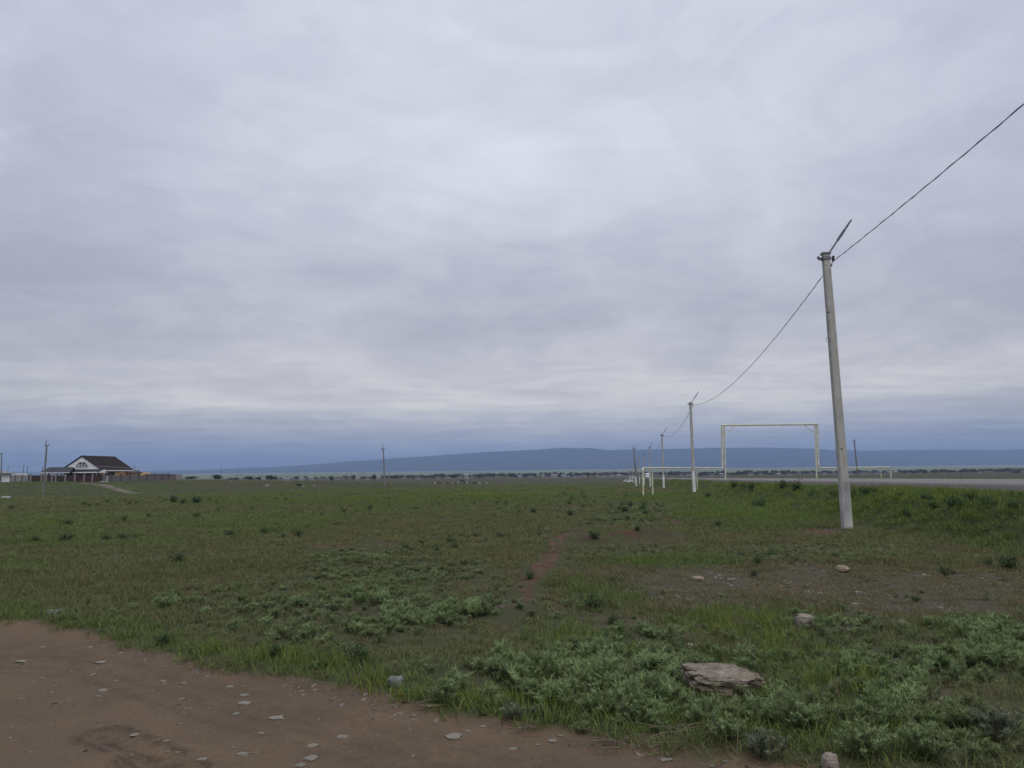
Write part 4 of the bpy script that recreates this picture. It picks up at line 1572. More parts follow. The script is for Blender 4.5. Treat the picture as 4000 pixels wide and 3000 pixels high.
# long sheds farther out on the plain
for k, (x_, y_, w_) in enumerate([(932, 1851, 20), (1016, 1850, 18), (1415, 1843, 36), (1783, 1839, 16)]):
    Y_ = 2600
    p_ = at(x_, y_ + 1, Y_)
    z_ = Hs(p_.x, p_.y)
    r_ = empty('long_shed', (p_.x, p_.y, z_))
    tag(r_, 'long pale shed shining far out on the plain', 'shed', 'pale sheds on the far plain')
    w_m = w_ * Y_ / FPX
    hh_ = max(p_.z - z_, 2.2)
    MB().box((0, 0, hh_ / 2), (w_m, 14, hh_)).build('wall', MAT['village_white'], r_)
    rr_ = MB()
    rr_.add([(-w_m / 2 - .5, -7.5, hh_), (w_m / 2 + .5, -7.5, hh_), (w_m / 2 + .5, 7.5, hh_), (-w_m / 2 - .5, 7.5, hh_), (-w_m / 2 - .5, 0, hh_ + 1.5), (w_m / 2 + .5, 0, hh_ + 1.5)],
            [(0, 1, 5, 4), (2, 3, 4, 5), (1, 2, 5), (3, 0, 4), (3, 2, 1, 0)])
    rr_.build('roof', MAT['village_white'], r_)


# ------------------------------------------------------------------ vehicles
def build_van(loc, rz, label, van=True):
    root = empty('van' if van else 'parked_car', loc, rz)
    tag(root, label, 'van' if van else 'car')
    # side outline (y forward negative = front), extruded across
    if van:
        out = [(-2.6, 0.35), (-2.65, 0.95), (-2.35, 1.25), (-1.75, 2.15), (-1.4, 2.4), (2.4, 2.45), (2.55, 2.2), (2.6, 0.4)]
        wd = 1.0
    else:
        out = [(-2.1, 0.3), (-2.15, 0.75), (-1.1, 0.95), (-0.5, 1.42), (1.0, 1.45), (1.7, 1.0), (2.1, 0.95), (2.1, 0.3)]
        wd = 0.86
    n = len(out)
    vs = []
    for s in (-1, 1):
        vs += [(s * wd * (0.86 if z > 1.3 else 1.0), y, z) for y, z in out]
    fs = [tuple(range(n))[::-1], tuple(range(n, 2 * n))] + [(i, (i + 1) % n, (i + 1) % n + n, i + n) for i in range(n)]
    MB().add(vs, fs).build('body', MAT['car_white'], root)
    a, b = out[2], out[3]
    f = 0.84 if van else 0.74
    ws = MB()
    dy, dz = -0.02, 0.02
    ws.add([(-f, a[0] + dy, a[1] + 0.05 + dz), (f, a[0] + dy, a[1] + 0.05 + dz), (f * 0.95, b[0] + dy, b[1] - 0.08 + dz), (-f * 0.95, b[0] + dy, b[1] - 0.08 + dz),
            (-f, a[0] + 0.03, a[1] + 0.05), (f, a[0] + 0.03, a[1] + 0.05), (f * 0.95, b[0] + 0.03, b[1] - 0.08), (-f * 0.95, b[0] + 0.03, b[1] - 0.08)],
           [(0, 1, 2, 3), (7, 6, 5, 4), (0, 4, 5, 1), (1, 5, 6, 2), (2, 6, 7, 3), (3, 7, 4, 0)])
    ws.build('windscreen', MAT['glass'], root)
    for s in (-1, 1):
        sw = MB()
        z0, z1 = (1.35, 2.05) if van else (0.98, 1.34)
        y0, y1 = (-1.5, 2.2) if van else (-0.55, 1.1)
        sw.box((s * wd * 0.935, (y0 + y1) / 2, (z0 + z1) / 2), (0.15 if van else 0.2, y1 - y0, z1 - z0))
        sw.build('side_window', MAT['glass'], root)
        for y in ((-1.7, 1.6) if van else (-1.3, 1.3)):
            MB().tube((s * (wd - 0.2), y, 0.34), (s * (wd + 0.02), y, 0.34), 0.34, n=14).build('wheel', MAT['tyre'], root)
        hl = MB()
        hl.box((s * wd * 0.72, out[1][0] + 0.05, 0.82 if van else 0.68), (0.3, 0.2, 0.16))
        hl.build('headlight', MAT['frame_white'], root)
    return root


yv = 400.0
xv = 15.6 + ROAD_K * yv
build_van((xv, yv, float(road_z(np.array([yv]))[0][0]) + 0.09), -math.atan(ROAD_K) * 1.0, 'white van driving towards the viewer on the highway')
pc = at(2456, 1880, 330)
build_van((pc.x, pc.y, Hs(pc.x, pc.y)), math.radians(80), 'white car parked beyond the far lamp poles', False)


# ------------------------------------------------------------------ animals
def skin_animal(name, joints, edges, mat):
    me = bpy.data.meshes.new(name)
    me.from_pydata([j[:3] for j in joints], edges, [])
    o = bpy.data.objects.new(name, me)
    C.objects.link(o)
    sk = o.modifiers.new('skin', 'SKIN')
    for v, j in zip(me.skin_vertices[0].data, joints):
        v.radius = (j[3], j[4] if len(j) > 4 else j[3])
    me.skin_vertices[0].data[0].use_root = True
    sk.use_smooth_shade = True
    ss = o.modifiers.new('sub', 'SUBSURF')
    ss.levels = ss.render_levels = 2
    dg = bpy.context.evaluated_depsgraph_get()
    m2 = bpy.data.meshes.new_from_object(o.evaluated_get(dg))
    bpy.data.objects.remove(o)
    m2.name = name
    m2.materials.clear()
    m2.materials.append(mat)
    return m2


def cow_mesh(mat, k=1.0, name='cow', head_low=False):
    # nose towards -x, feet on z = 0
    hz = 0.75 if head_low else 1.28
    J = [(0.0, 0, 1.02, .30, .34), (-0.45, 0, 1.02, .30, .36), (-0.72, 0, 1.12, .22, .28), (-0.98, 0, (1.12 + hz) / 2, .16, .19), (-1.20, 0, hz, .13, .15), (-1.45, 0, hz - 0.14, .09, .09),
         (0.50, 0, 1.05, .29, .34), (0.80, 0, 1.12, .20, .22),
         (0.92, 0, 1.02, .04, .04), (0.98, 0, 0.5, .03, .03)]
    E = [(0, 1), (1, 2), (2, 3), (3, 4), (4, 5), (0, 6), (6, 7), (7, 8), (8, 9)]
    for s in (-1, 1):
        a = len(J)
        J += [(-0.62, s * .20, .78, .13), (-0.62, s * .20, .44, .07), (-0.60, s * .20, .06, .055)]
        E += [(1, a), (a, a + 1), (a + 1, a + 2)]
        a = len(J)
        J += [(0.66, s * .20, .80, .16), (0.62, s * .20, .56, .09), (0.76, s * .20, .40, .065), (0.72, s * .20, .06, .055)]
        E += [(6, a), (a, a + 1), (a + 1, a + 2), (a + 2, a + 3)]
        a = len(J)
        J += [(-1.13, s * .20, hz + .08, .035)]
        E += [(4, a)]
    J = [tuple(c * k for c in j) for j in J]
    return skin_animal(name, J, E, mat)


def place(me, name, loc, rz, sc=1.0, label=None, cat=None, group=None):
    o = bpy.data.objects.new(name, me)
    C.objects.link(o)
    o.location = loc
    o.rotation_euler = (0, 0, rz)
    o.scale = (sc, sc, sc)
    return tag(o, label, cat, group)


cow_me = cow_mesh(MAT['cow_black'])
g_ = ground(1170, 1904, 700)
place(cow_me, 'cow', g_, 0.12, g_.y / 290.0, 'black cow standing alone in the field facing left', 'cow')
sheep = {'w': cow_mesh(MAT['wool_white'], 0.62, 'sheep', True), 'd': cow_mesh(MAT['wool_dark'], 0.62, 'sheep', True)}
rs = random.Random(9)
herd = [(1690, 'd'), (1699, 'w'), (1710, 'd'), (1714, 'd'), (1730, 'd'), (1736, 'w'), (1742, 'd'), (1748, 'd'), (1762, 'd'), (1769, 'w'), (1776, 'd'), (1784, 'd'), (1789, 'w'),
        (1800, 'd'), (1806, 'w'), (1812, 'd'), (1818, 'd'), (1824, 'w'), (1832, 'd'), (1848, 'd'), (1855, 'd'), (1860, 'd'), (1873, 'w'), (1892, 'd'), (1899, 'w')]
for x_, c_ in herd:
    g_ = ground(x_, 1891 + rs.uniform(-1.2, 1.2), 1200)
    place(sheep[c_], 'sheep', g_, rs.choice((0, math.pi)) + rs.uniform(-.5, .5), rs.uniform(.9, 1.15) * min(g_.y / 400, 1.3),
          ('pale' if c_ == 'w' else 'dark') + ' sheep grazing in the distant flock', 'sheep', 'flock grazing far out in the field')
g_ = ground(1808, 1886, 1200)
place(cow_me, 'cow', g_, 0.3, 1.1, 'dark cow standing just behind the distant flock', 'cow')


# ------------------------------------------------------------------ stones, litter
def rock_mesh(name, size, seed, mat, rough=0.22, flat_top=0.0, layers=0.0, sub=4):
    import bmesh
    bm = bmesh.new()
    bmesh.ops.create_icosphere(bm, subdivisions=sub, radius=1.0)
    me = bpy.data.meshes.new(name)
    bm.to_mesh(me)
    bm.free()
    co = np.zeros(len(me.vertices) * 3, np.float32)
    me.vertices.foreach_get('co', co)
    co = co.reshape(-1, 3).astype(float)
    x, y, z = co.T
    n = fbm(x * 1.3 + seed, y * 1.3 + z * 0.9, seed, 3) * rough + fbm(x * 4 + seed, y * 4 + z * 4.3, seed + 5, 3) * rough * 0.35
    # squarish plan with facets
    e = 0.72
    co = np.sign(co) * np.abs(co) ** e
    co *= (1 + n)[:, None]
    if flat_top:
        co[:, 2] = np.where(co[:, 2] > 0, np.minimum(co[:, 2], flat_top + 0.10 * fbm(co[:, 0] * 2, co[:, 1] * 2, seed + 9, 3)), co[:, 2])
    if layers:
        zz = co[:, 2] + 0.16 * co[:, 0] + 0.05 * fbm(co[:, 0] * 2.5, co[:, 1] * 2.5, seed + 3, 3)
        st = vn(zz * layers, np.floor(np.arctan2(co[:, 1], co[:, 0]) * 1.2) * 0 + 0.5, seed + 7)
        side = np.clip(1.2 - np.abs(co[:, 2]), 0.2, 1)
        co[:, :2] *= (1 + 0.06 * st * side + 0.04 * vn(zz * layers * 2.3, co[:, 0] * 3, seed + 8) + 0.03 * fbm(co[:, 0] * 9, co[:, 1] * 9 + zz * 14, seed + 13, 3))[:, None]
        co[:, 2] += 0.07 * vn(co[:, 0] * 4 + st, co[:, 1] * 2.2, seed + 11) + 0.05 * np.floor(2.5 * fbm(co[:, 0] * 1.6, co[:, 1] * 3.0, seed + 15, 4) + 0.5) + 0.03 * fbm(co[:, 0] * 12, co[:, 1] * 12, seed + 17, 3)
    co *= np.array(size) / 2
    me.vertices.foreach_set('co', co.astype(np.float32).ravel())
    me.update()
    me.materials.append(mat)
    if not layers:
        me.polygons.foreach_set('use_smooth', np.ones(len(me.polygons), bool))
    return me


def put_rock(px, py, wpx, hpx, depth, seed, mat, name, label, cat='stone', group=None, rz=0.0, rough=0.22, flat_top=0.0, layers=0.0, sink=0.25, sub=4):
    g = ground(px, py)
    k = g.y / FPX
    w, h = wpx * k, hpx * k
    me = rock_mesh(name, (w, depth, h), seed, mat, rough, flat_top, layers, sub)
    return place(me, name, g + Vector((0, 0, h * (0.5 - sink))), rz, 1.0, label, cat, group)


put_rock(2825, 2700, 268, 128, 0.34, 3, MAT['schist'], 'schist_rock', 'large flat layered grey-brown rock lying among wormwood in the foreground', rz=0.10, rough=0.26, flat_top=0.62, layers=5.0, sink=0.24, sub=6).rotation_euler = (0.13, 0.06, 0.12)
put_rock(1545, 2682, 58, 48, 0.10, 8, MAT['boulder'], 'boulder', 'small grey-green boulder in the grass at the track edge', rough=0.3, sink=0.2)
put_rock(212, 2403, 58, 26, 0.2, 12, MAT['boulder'], 'boulder', 'flat pale grey stone in short grass above the track', rough=0.3, sink=0.2)
put_rock(2726, 2266, 42, 18, 0.22, 15, MAT['ochre_stone'], 'field_stone', 'pale ochre stone on the bare stony patch', rough=0.3, sink=0.2)
put_rock(3293, 2232, 46, 26, 0.3, 17, MAT['ochre_stone'], 'field_stone', 'rusty rounded stone near the pole, on the bare rise', rough=0.25, sink=0.2)
put_rock(3145, 2447, 75, 58, 0.26, 21, MAT['schist'], 'schist_rock', 'weathered layered rock half hidden by wormwood on the slope', rough=0.25, layers=6.0, sink=0.25)
put_rock(3520, 2442, 56, 26, 0.25, 23, MAT['schist'], 'schist_rock', 'broken layered rock between wormwood tufts right of the slope', rough=0.28, layers=6.0, sink=0.3)
put_rock(2705, 2524, 34, 14, 0.12, 27, MAT['pink_stone'], 'field_stone', 'reddish flat stone in front of the dark dung lumps', rough=0.3, sink=0.3)
put_rock(3240, 3010, 56, 78, 0.09, 29, MAT['pink_stone'], 'standing_stone', 'upright pinkish stone at the bottom edge of the view', rough=0.34, flat_top=0.8, layers=4.0, sink=0.15)
put_rock(3660, 2756, 32, 16, 0.08, 33, MAT['ochre_stone'], 'field_stone', 'pale ochre stone at the head of the rubble spill', rough=0.3, sink=0.25)
for k, (x_, y_, w_, lab_) in enumerate([(2755, 2457, 22, 'dark dung lump left of the pair on bare soil'), (2797, 2481, 24, 'largest dark dung lump on bare soil'), (2832, 2472, 17, 'small dark dung lump right of the largest one')]):
    put_rock(x_, y_, w_, w_ * 0.85, 0.06, 40 + k, MAT['dung'], 'dung_lump', lab_, 'dung', 'dark lumps on the bare soil', rough=0.4, sink=0.2, sub=3)

FLAT = [(85, 2584, 45), (391, 2588, 38), (364, 2635, 24), (405, 2696, 30), (455, 2660, 20), (640, 2669, 16), (595, 2698, 14), (716, 2668, 20), (712, 2731, 26),
        (900, 2682, 28), (922, 2788, 28), (392, 2834, 10), (705, 2828, 20), (623, 2808, 12), (650, 2895, 24),
        (618, 2891, 11), (693, 2939, 24), (788, 2967, 36), (657, 2935, 18), (910, 2920, 14), (1020, 2865, 32), (1340, 2878, 40), (1220, 2913, 44),
        (1172, 2989, 34), (1340, 2917, 16), (1616, 2794, 22), (1604, 2850, 16), (1830, 2855, 22), (2005, 2926, 38), (2100, 2909, 20),
        (2190, 2873, 24), (2155, 2894, 32), (2300, 2912, 18), (2740, 2984, 14), (2780, 2992, 22), (350, 2528, 20), (1365, 2938, 20), (166, 2528, 20),
        (548, 2900, 12), (640, 2660, 20), (820, 2768, 16), (1885, 2838, 26), (1000, 2940, 18), (240, 2745, 12), (470, 2815, 10), (50, 2838, 12)]
BIGFLAT = [(955, 2716, 40, 'upper of two large pale flakes lying close together on the track'), (952, 2748, 46, 'lower of two large pale flakes lying close together on the track'),
           (1081, 2805, 56, 'largest pale flat stone on the dirt track, alone'), (1768, 2877, 54, 'long pale wedge-shaped stone on the track near the wormwood'),
           (2600, 2969, 50, 'long thin pale stone on the track below the big rock'), (950, 2945, 38, 'pale pointed stone low on the track beside small chips'),
           (527, 2871, 38, 'ragged pale stone at the end of the tyre rut'), (1212, 2962, 46, 'pale flat stone low on the track, longest of its trio')]
protos_ = []
for k in range(6):
    me_ = rock_mesh('flat_stone', (1.0, 0.75, 0.16), 60 + k * 3, MAT['pale_stone'], 0.42, 0.6, 0.0, 3)
    protos_.append(me_)
for k, it in enumerate(BIGFLAT + FLAT):
    x_, y_, w_ = it[:3]
    g_ = ground(x_, y_)
    s_ = w_ * g_.y / FPX
    big = len(it) > 3
    o = place(protos_[k % 6], 'flat_stone', g_ + Vector((0, 0, 0.03 * s_)), (k * 1.7) % 0.7 - 0.35, s_,
              it[3] if big else 'small pale flat stone scattered on the dirt track', 'stone', 'pale flat stones on the dirt track')
    o.scale = (s_, s_ * (0.9 + 0.5 * ((k * 5) % 4) / 3), s_ * 1.0)


def litter(px, py, wpx, mat, name, label, cat):
    g = ground(px, py)
    w = wpx * g.y / FPX
    rng = random.Random(int(px))
    nx, ny = 7, 5
    vs = [((i / (nx - 1) - .5) * w, (j / (ny - 1) - .5) * w * 0.6, 0.012 + 0.18 * w * rng.random() * (1 if 0 < i < nx - 1 else 0.4)) for i in range(nx) for j in range(ny)]
    vs += [(x, y, z - 0.004) for x, y, z in vs]
    k = nx * ny
    fs = [(i * ny + j, (i + 1) * ny + j, (i + 1) * ny + j + 1, i * ny + j + 1) for i in range(nx - 1) for j in range(ny - 1)]
    fs += [tuple(v + k for v in f[::-1]) for f in fs]
    mb = MB().add(vs, fs)
    o = mb.build(name, mat, None, True)
    o.location = g
    o.rotation_euler = (0, 0, 0.4)
    tag(o, label, cat)


litter(1565, 2718, 18, MAT['orange_plastic'], 'plastic_scrap', 'small bright orange scrap at the track edge', 'litter')
litter(1886, 2796, 30, MAT['black_plastic'], 'plastic_scrap', 'crumpled black scrap beside wormwood at the track edge', 'litter')
litter(1013, 2447, 10, simple_mat('yellow_scrap', (0.6, 0.42, 0.12), 0.6), 'plastic_scrap', 'tiny yellowish scrap in the grass beyond the track', 'litter')
for k, (x_, y_, w_, lab_) in enumerate([(1045, 1899, 17, 'crumpled white bag in the grass left of the black cow'), (1185, 1902, 14, 'white heap close behind the black cow'), (900, 1883, 8, 'small white object on the far slope'),
                                        (403, 1885, 18, 'pale block lying before the fence'), (1227, 1899, 10, 'small pale object right of the black cow'), (25, 1949, 32, 'long pale stone at the left edge of the field')]):
    put_rock(x_, y_, w_, w_ * 0.38, 1.0, 80 + k, MAT['panel_light'] if k < 9 else MAT['panel_light'], 'pale_debris', lab_, 'debris', None, rough=0.4, sink=0.15, sub=3)


def twigs(px, py, wpx, n, label, seed):
    g = ground(px, py)
    k = g.y / FPX
    rng = random.Random(seed)
    mb = MB()
    for i in range(n):
        a = rng.uniform(-0.5, 0.5) + (math.pi if rng.random() < .5 else 0)
        l = wpx * k * rng.uniform(0.3, 0.7)
        p = Vector((rng.uniform(-.5, .5) * wpx * k * 0.6, rng.uniform(-.1, .1), 0.02))
        pts = [p]
        up = rng.uniform(0.0, 0.5)
        for s in range(4):
            a += rng.uniform(-.35, .35)
            p = p + Vector((math.cos(a) * l / 4, math.sin(a) * l / 4 * 0.6, up * l / 4 * (1 - s * 0.35)))
            pts.append(p)
        mb.path(pts, [0.0036, 0.0032, 0.0028, 0.002, 0.0014], 5)
    o = mb.build('dry_twigs', MAT['twig'])
    o.location = g
    tag(o, label, 'dry twigs')


twigs(2460, 2915, 230, 12, 'tangle of dry twigs below the wormwood at the track edge', 5)
twigs(2660, 2858, 240, 8, 'long dry stalks lying before the big rock', 6)
twigs(2070, 2840, 120, 5, 'few dry stalks beside gravel at the track edge', 7)
twigs(1640, 2760, 150, 6, 'dry straws lying on the track edge near the orange scrap', 8)


# ------------------------------------------------------------------ plants
def strip_leaves(base, direc, length, width, droop, rng, n=None):
    """blades: arrays of base points and directions -> verts (5 per blade), tri/quad faces as quads"""
    m = len(base)
    direc = direc / (np.linalg.norm(direc, axis=1)[:, None] + 1e-9)
    side = np.cross(direc, np.array([0, 0, 1.0]) + 0.3 * rng.normal(size=(m, 3)))
    side /= np.linalg.norm(side, axis=1)[:, None] + 1e-9
    L = length[:, None]
    Wd = width[:, None]
    p1 = base + direc * L * 0.5
    p2 = base + direc * L * 0.95 + np.stack((np.zeros(m), np.zeros(m), -droop * length), -1) + 0.0
    V = np.stack((base - side * Wd * 0.5, base + side * Wd * 0.5, p1 + side * Wd * 0.5, p1 - side * Wd * 0.5, p2 + side * Wd * 0.08, p2 - side * Wd * 0.08), 1)
    o = (np.arange(m) * 6)[:, None]
    F = np.concatenate((o + np.array([[0, 1, 2, 3]]), o + np.array([[3, 2, 4, 5]])), 0)
    return V.reshape(-1, 3), F


def grass_proto(seed, blades=34, hgt=0.17, rad=0.12, width=0.0055, lean=0.5):
    rng = np.random.default_rng(seed)
    a = rng.uniform(0, 2 * np.pi, blades)
    r = rad * np.sqrt(rng.uniform(0, 1, blades))
    base = np.stack((np.cos(a) * r, np.sin(a) * r, np.full(blades, -0.01)), -1)
    d = np.stack((rng.normal(0, lean, blades), rng.normal(0, lean, blades), np.ones(blades)), -1)
    ln = hgt * rng.uniform(0.45, 1.25, blades)
    V, F = strip_leaves(base, d, ln, width * rng.uniform(0.6, 1.4, blades), rng.uniform(0.05, 0.35, blades), rng)
    lv = np.repeat(rng.uniform(0, 1, blades), 6)
    return V, F, lv


def worm_proto(seed, shoots=11, hgt=0.19, rad=0.15, leaves=26, leaf_len=0.046, leaf_w=0.0052):
    """bushy silver-green herb: leaning shoots, narrow leaves densest near each tip"""
    rng = np.random.default_rng(seed)
    B, D, L, Wd, lv = [], [], [], [], []
    for s in range(shoots):
        a = rng.uniform(0, 2 * np.pi)
        out = rad * rng.uniform(0.1, 1.0)
        h = hgt * rng.uniform(0.65, 1.15) * (1 - 0.35 * out / rad)
        p0 = np.array([math.cos(a) * out * 0.35, math.sin(a) * out * 0.35, 0.0])
        p1 = np.array([math.cos(a) * out, math.sin(a) * out, h])
        sv = rng.uniform(0, 1)
        t = rng.uniform(0.18, 1.0, leaves) ** 0.7
        pts = p0 + (p1 - p0) * t[:, None] + np.stack((np.zeros(leaves), np.zeros(leaves), 0.25 * h * t * (1 - t)), -1)
        ang = rng.uniform(0, 2 * np.pi, leaves)
        up = 0.25 + 1.0 * t
        dd = np.stack((np.cos(ang), np.sin(ang), up), -1) + 0.25 * rng.normal(size=(leaves, 3))
        B.append(pts)
        D.append(dd)
        L.append(leaf_len * rng.uniform(0.6, 1.3, leaves) * (0.7 + 0.5 * t))
        Wd.append(leaf_w * rng.uniform(0.7, 1.3, leaves))
        lv.append(np.clip(sv * 0.5 + 0.5 * t * rng.uniform(0.6, 1.0, leaves), 0, 1))
        # the stem itself as one thin blade
        B.append(p0[None])
        D.append((p1 - p0)[None])
        L.append(np.array([h * 1.02]))
        Wd.append(np.array([0.006]))
        lv.append(np.array([0.0]))
    B, D = np.vstack(B), np.vstack(D)
    L, Wd, lv = np.concatenate(L), np.concatenate(Wd), np.concatenate(lv)
    V, F = strip_leaves(B, D, L, Wd, np.full(len(L), 0.12), rng)
    return V, F, np.repeat(lv, 6)


def weed_proto(seed, leaves=340, rad=0.5, hgt=0.75, size=0.07):
    """dark dome of small leaves on several branching stems, ragged outline (unit size: about 1 wide)"""
    rng = np.random.default_rng(seed)
    k = 15
    a = rng.uniform(0, 2 * np.pi, k)
    ro = rad * np.sqrt(rng.uniform(0.05, 1, k)) * 0.9
    tips = np.stack((np.cos(a) * ro, np.sin(a) * ro, hgt * rng.uniform(0.55, 1.0, k) * (1 - 0.45 * (ro / rad) ** 2)), -1)
    idx = rng.integers(0, k, leaves)
    t = rng.uniform(0.25, 1.05, leaves)
    pos = tips[idx] * t[:, None] + rng.normal(0, 0.075, (leaves, 3))
    pos[:, 2] = np.maximum(pos[:, 2], 0.02)
    d = rng.normal(size=(leaves, 3)) + np.array([0, 0, 0.5])
    V, F = strip_leaves(pos, d, size * rng.uniform(0.7, 1.6, leaves), size * 0.55 * rng.uniform(0.6, 1.2, leaves), np.full(leaves, 0.1), rng)
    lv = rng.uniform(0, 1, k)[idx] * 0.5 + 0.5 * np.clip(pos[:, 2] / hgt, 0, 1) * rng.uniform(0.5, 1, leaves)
    return V, F, np.repeat(lv, 6), tips


def plant_mesh(name, V, F, lv, mat):
    me = np_mesh(name, V, F)
    vattr(me, 'lv', np.asarray(lv, np.float32))
    me.materials.append(mat)
    return me


def scatter(name, protos, P, rot, scl, tint, idx, label, cat):
    """one 'stuff' object: points that carry instances of the prototype plants"""
    coll = bpy.data.collections.new(name + '_prototypes')
    for k, me in enumerate(protos):
        o = bpy.data.objects.new('%s_prototype_%02d' % (name, k), me)
        coll.objects.link(o)
    me = bpy.data.meshes.new(name)
    me.vertices.add(len(P))
    me.vertices.foreach_set('co', np.asarray(P, np.float32).ravel())
    vattr(me, 'rot', np.asarray(rot, np.float32), 'FLOAT_VECTOR')
    vattr(me, 'scl', np.asarray(scl, np.float32), 'FLOAT_VECTOR')
    vattr(me, 'tint', np.asarray(tint, np.float32))
    vattr(me, 'idx', np.asarray(idx, np.int32), 'INT')
    o = bpy.data.objects.new(name, me)
    C.objects.link(o)
    ng = bpy.data.node_groups.new(name + '_scatter', 'GeometryNodeTree')
    ng.interface.new_socket('Geometry', in_out='INPUT', socket_type='NodeSocketGeometry')
    ng.interface.new_socket('Geometry', in_out='OUTPUT', socket_type='NodeSocketGeometry')
    gi, go = ng.nodes.new('NodeGroupInput'), ng.nodes.new('NodeGroupOutput')
    iop = ng.nodes.new('GeometryNodeInstanceOnPoints')
    ci = ng.nodes.new('GeometryNodeCollectionInfo')
    ci.inputs['Collection'].default_value = coll
    ci.inputs['Separate Children'].default_value = True
    ci.inputs['Reset Children'].default_value = True
    iop.inputs['Pick Instance'].default_value = True

    def named(nm, ty):
        q = ng.nodes.new('GeometryNodeInputNamedAttribute')
        q.data_type = ty
        q.inputs['Name'].default_value = nm
        return q.outputs['Attribute']
    L = ng.links.new
    L(gi.outputs[0], iop.inputs['Points'])
    L(ci.outputs[0], iop.inputs['Instance'])
    L(named('idx', 'INT'), iop.inputs['Instance Index'])
    L(named('rot', 'FLOAT_VECTOR'), iop.inputs['Rotation'])
    L(named('scl', 'FLOAT_VECTOR'), iop.inputs['Scale'])
    L(iop.outputs[0], go.inputs[0])
    md = o.modifiers.new('scatter', 'NODES')
    md.node_group = ng
    tag(o, label, cat, kind='stuff')
    return o


rng = np.random.default_rng(20)


def sample(bands, az0=-52.0, az1=62.0):
    """random ground points in distance bands [(r0, r1, per square metre, scale)]"""
    X, Y, S = [], [], []
    for r0, r1, dens, sc in bands:
        area = math.radians(az1 - az0) / 2 * (r1 * r1 - r0 * r0)
        n = int(area * dens)
        r = np.sqrt(rng.uniform(r0 * r0, r1 * r1, n))
        a = np.radians(rng.uniform(az0, az1, n))
        X.append(r * np.sin(a))
        Y.append(r * np.cos(a))
        S.append(np.full(n, sc))
    return np.concatenate(X), np.concatenate(Y), np.concatenate(S)


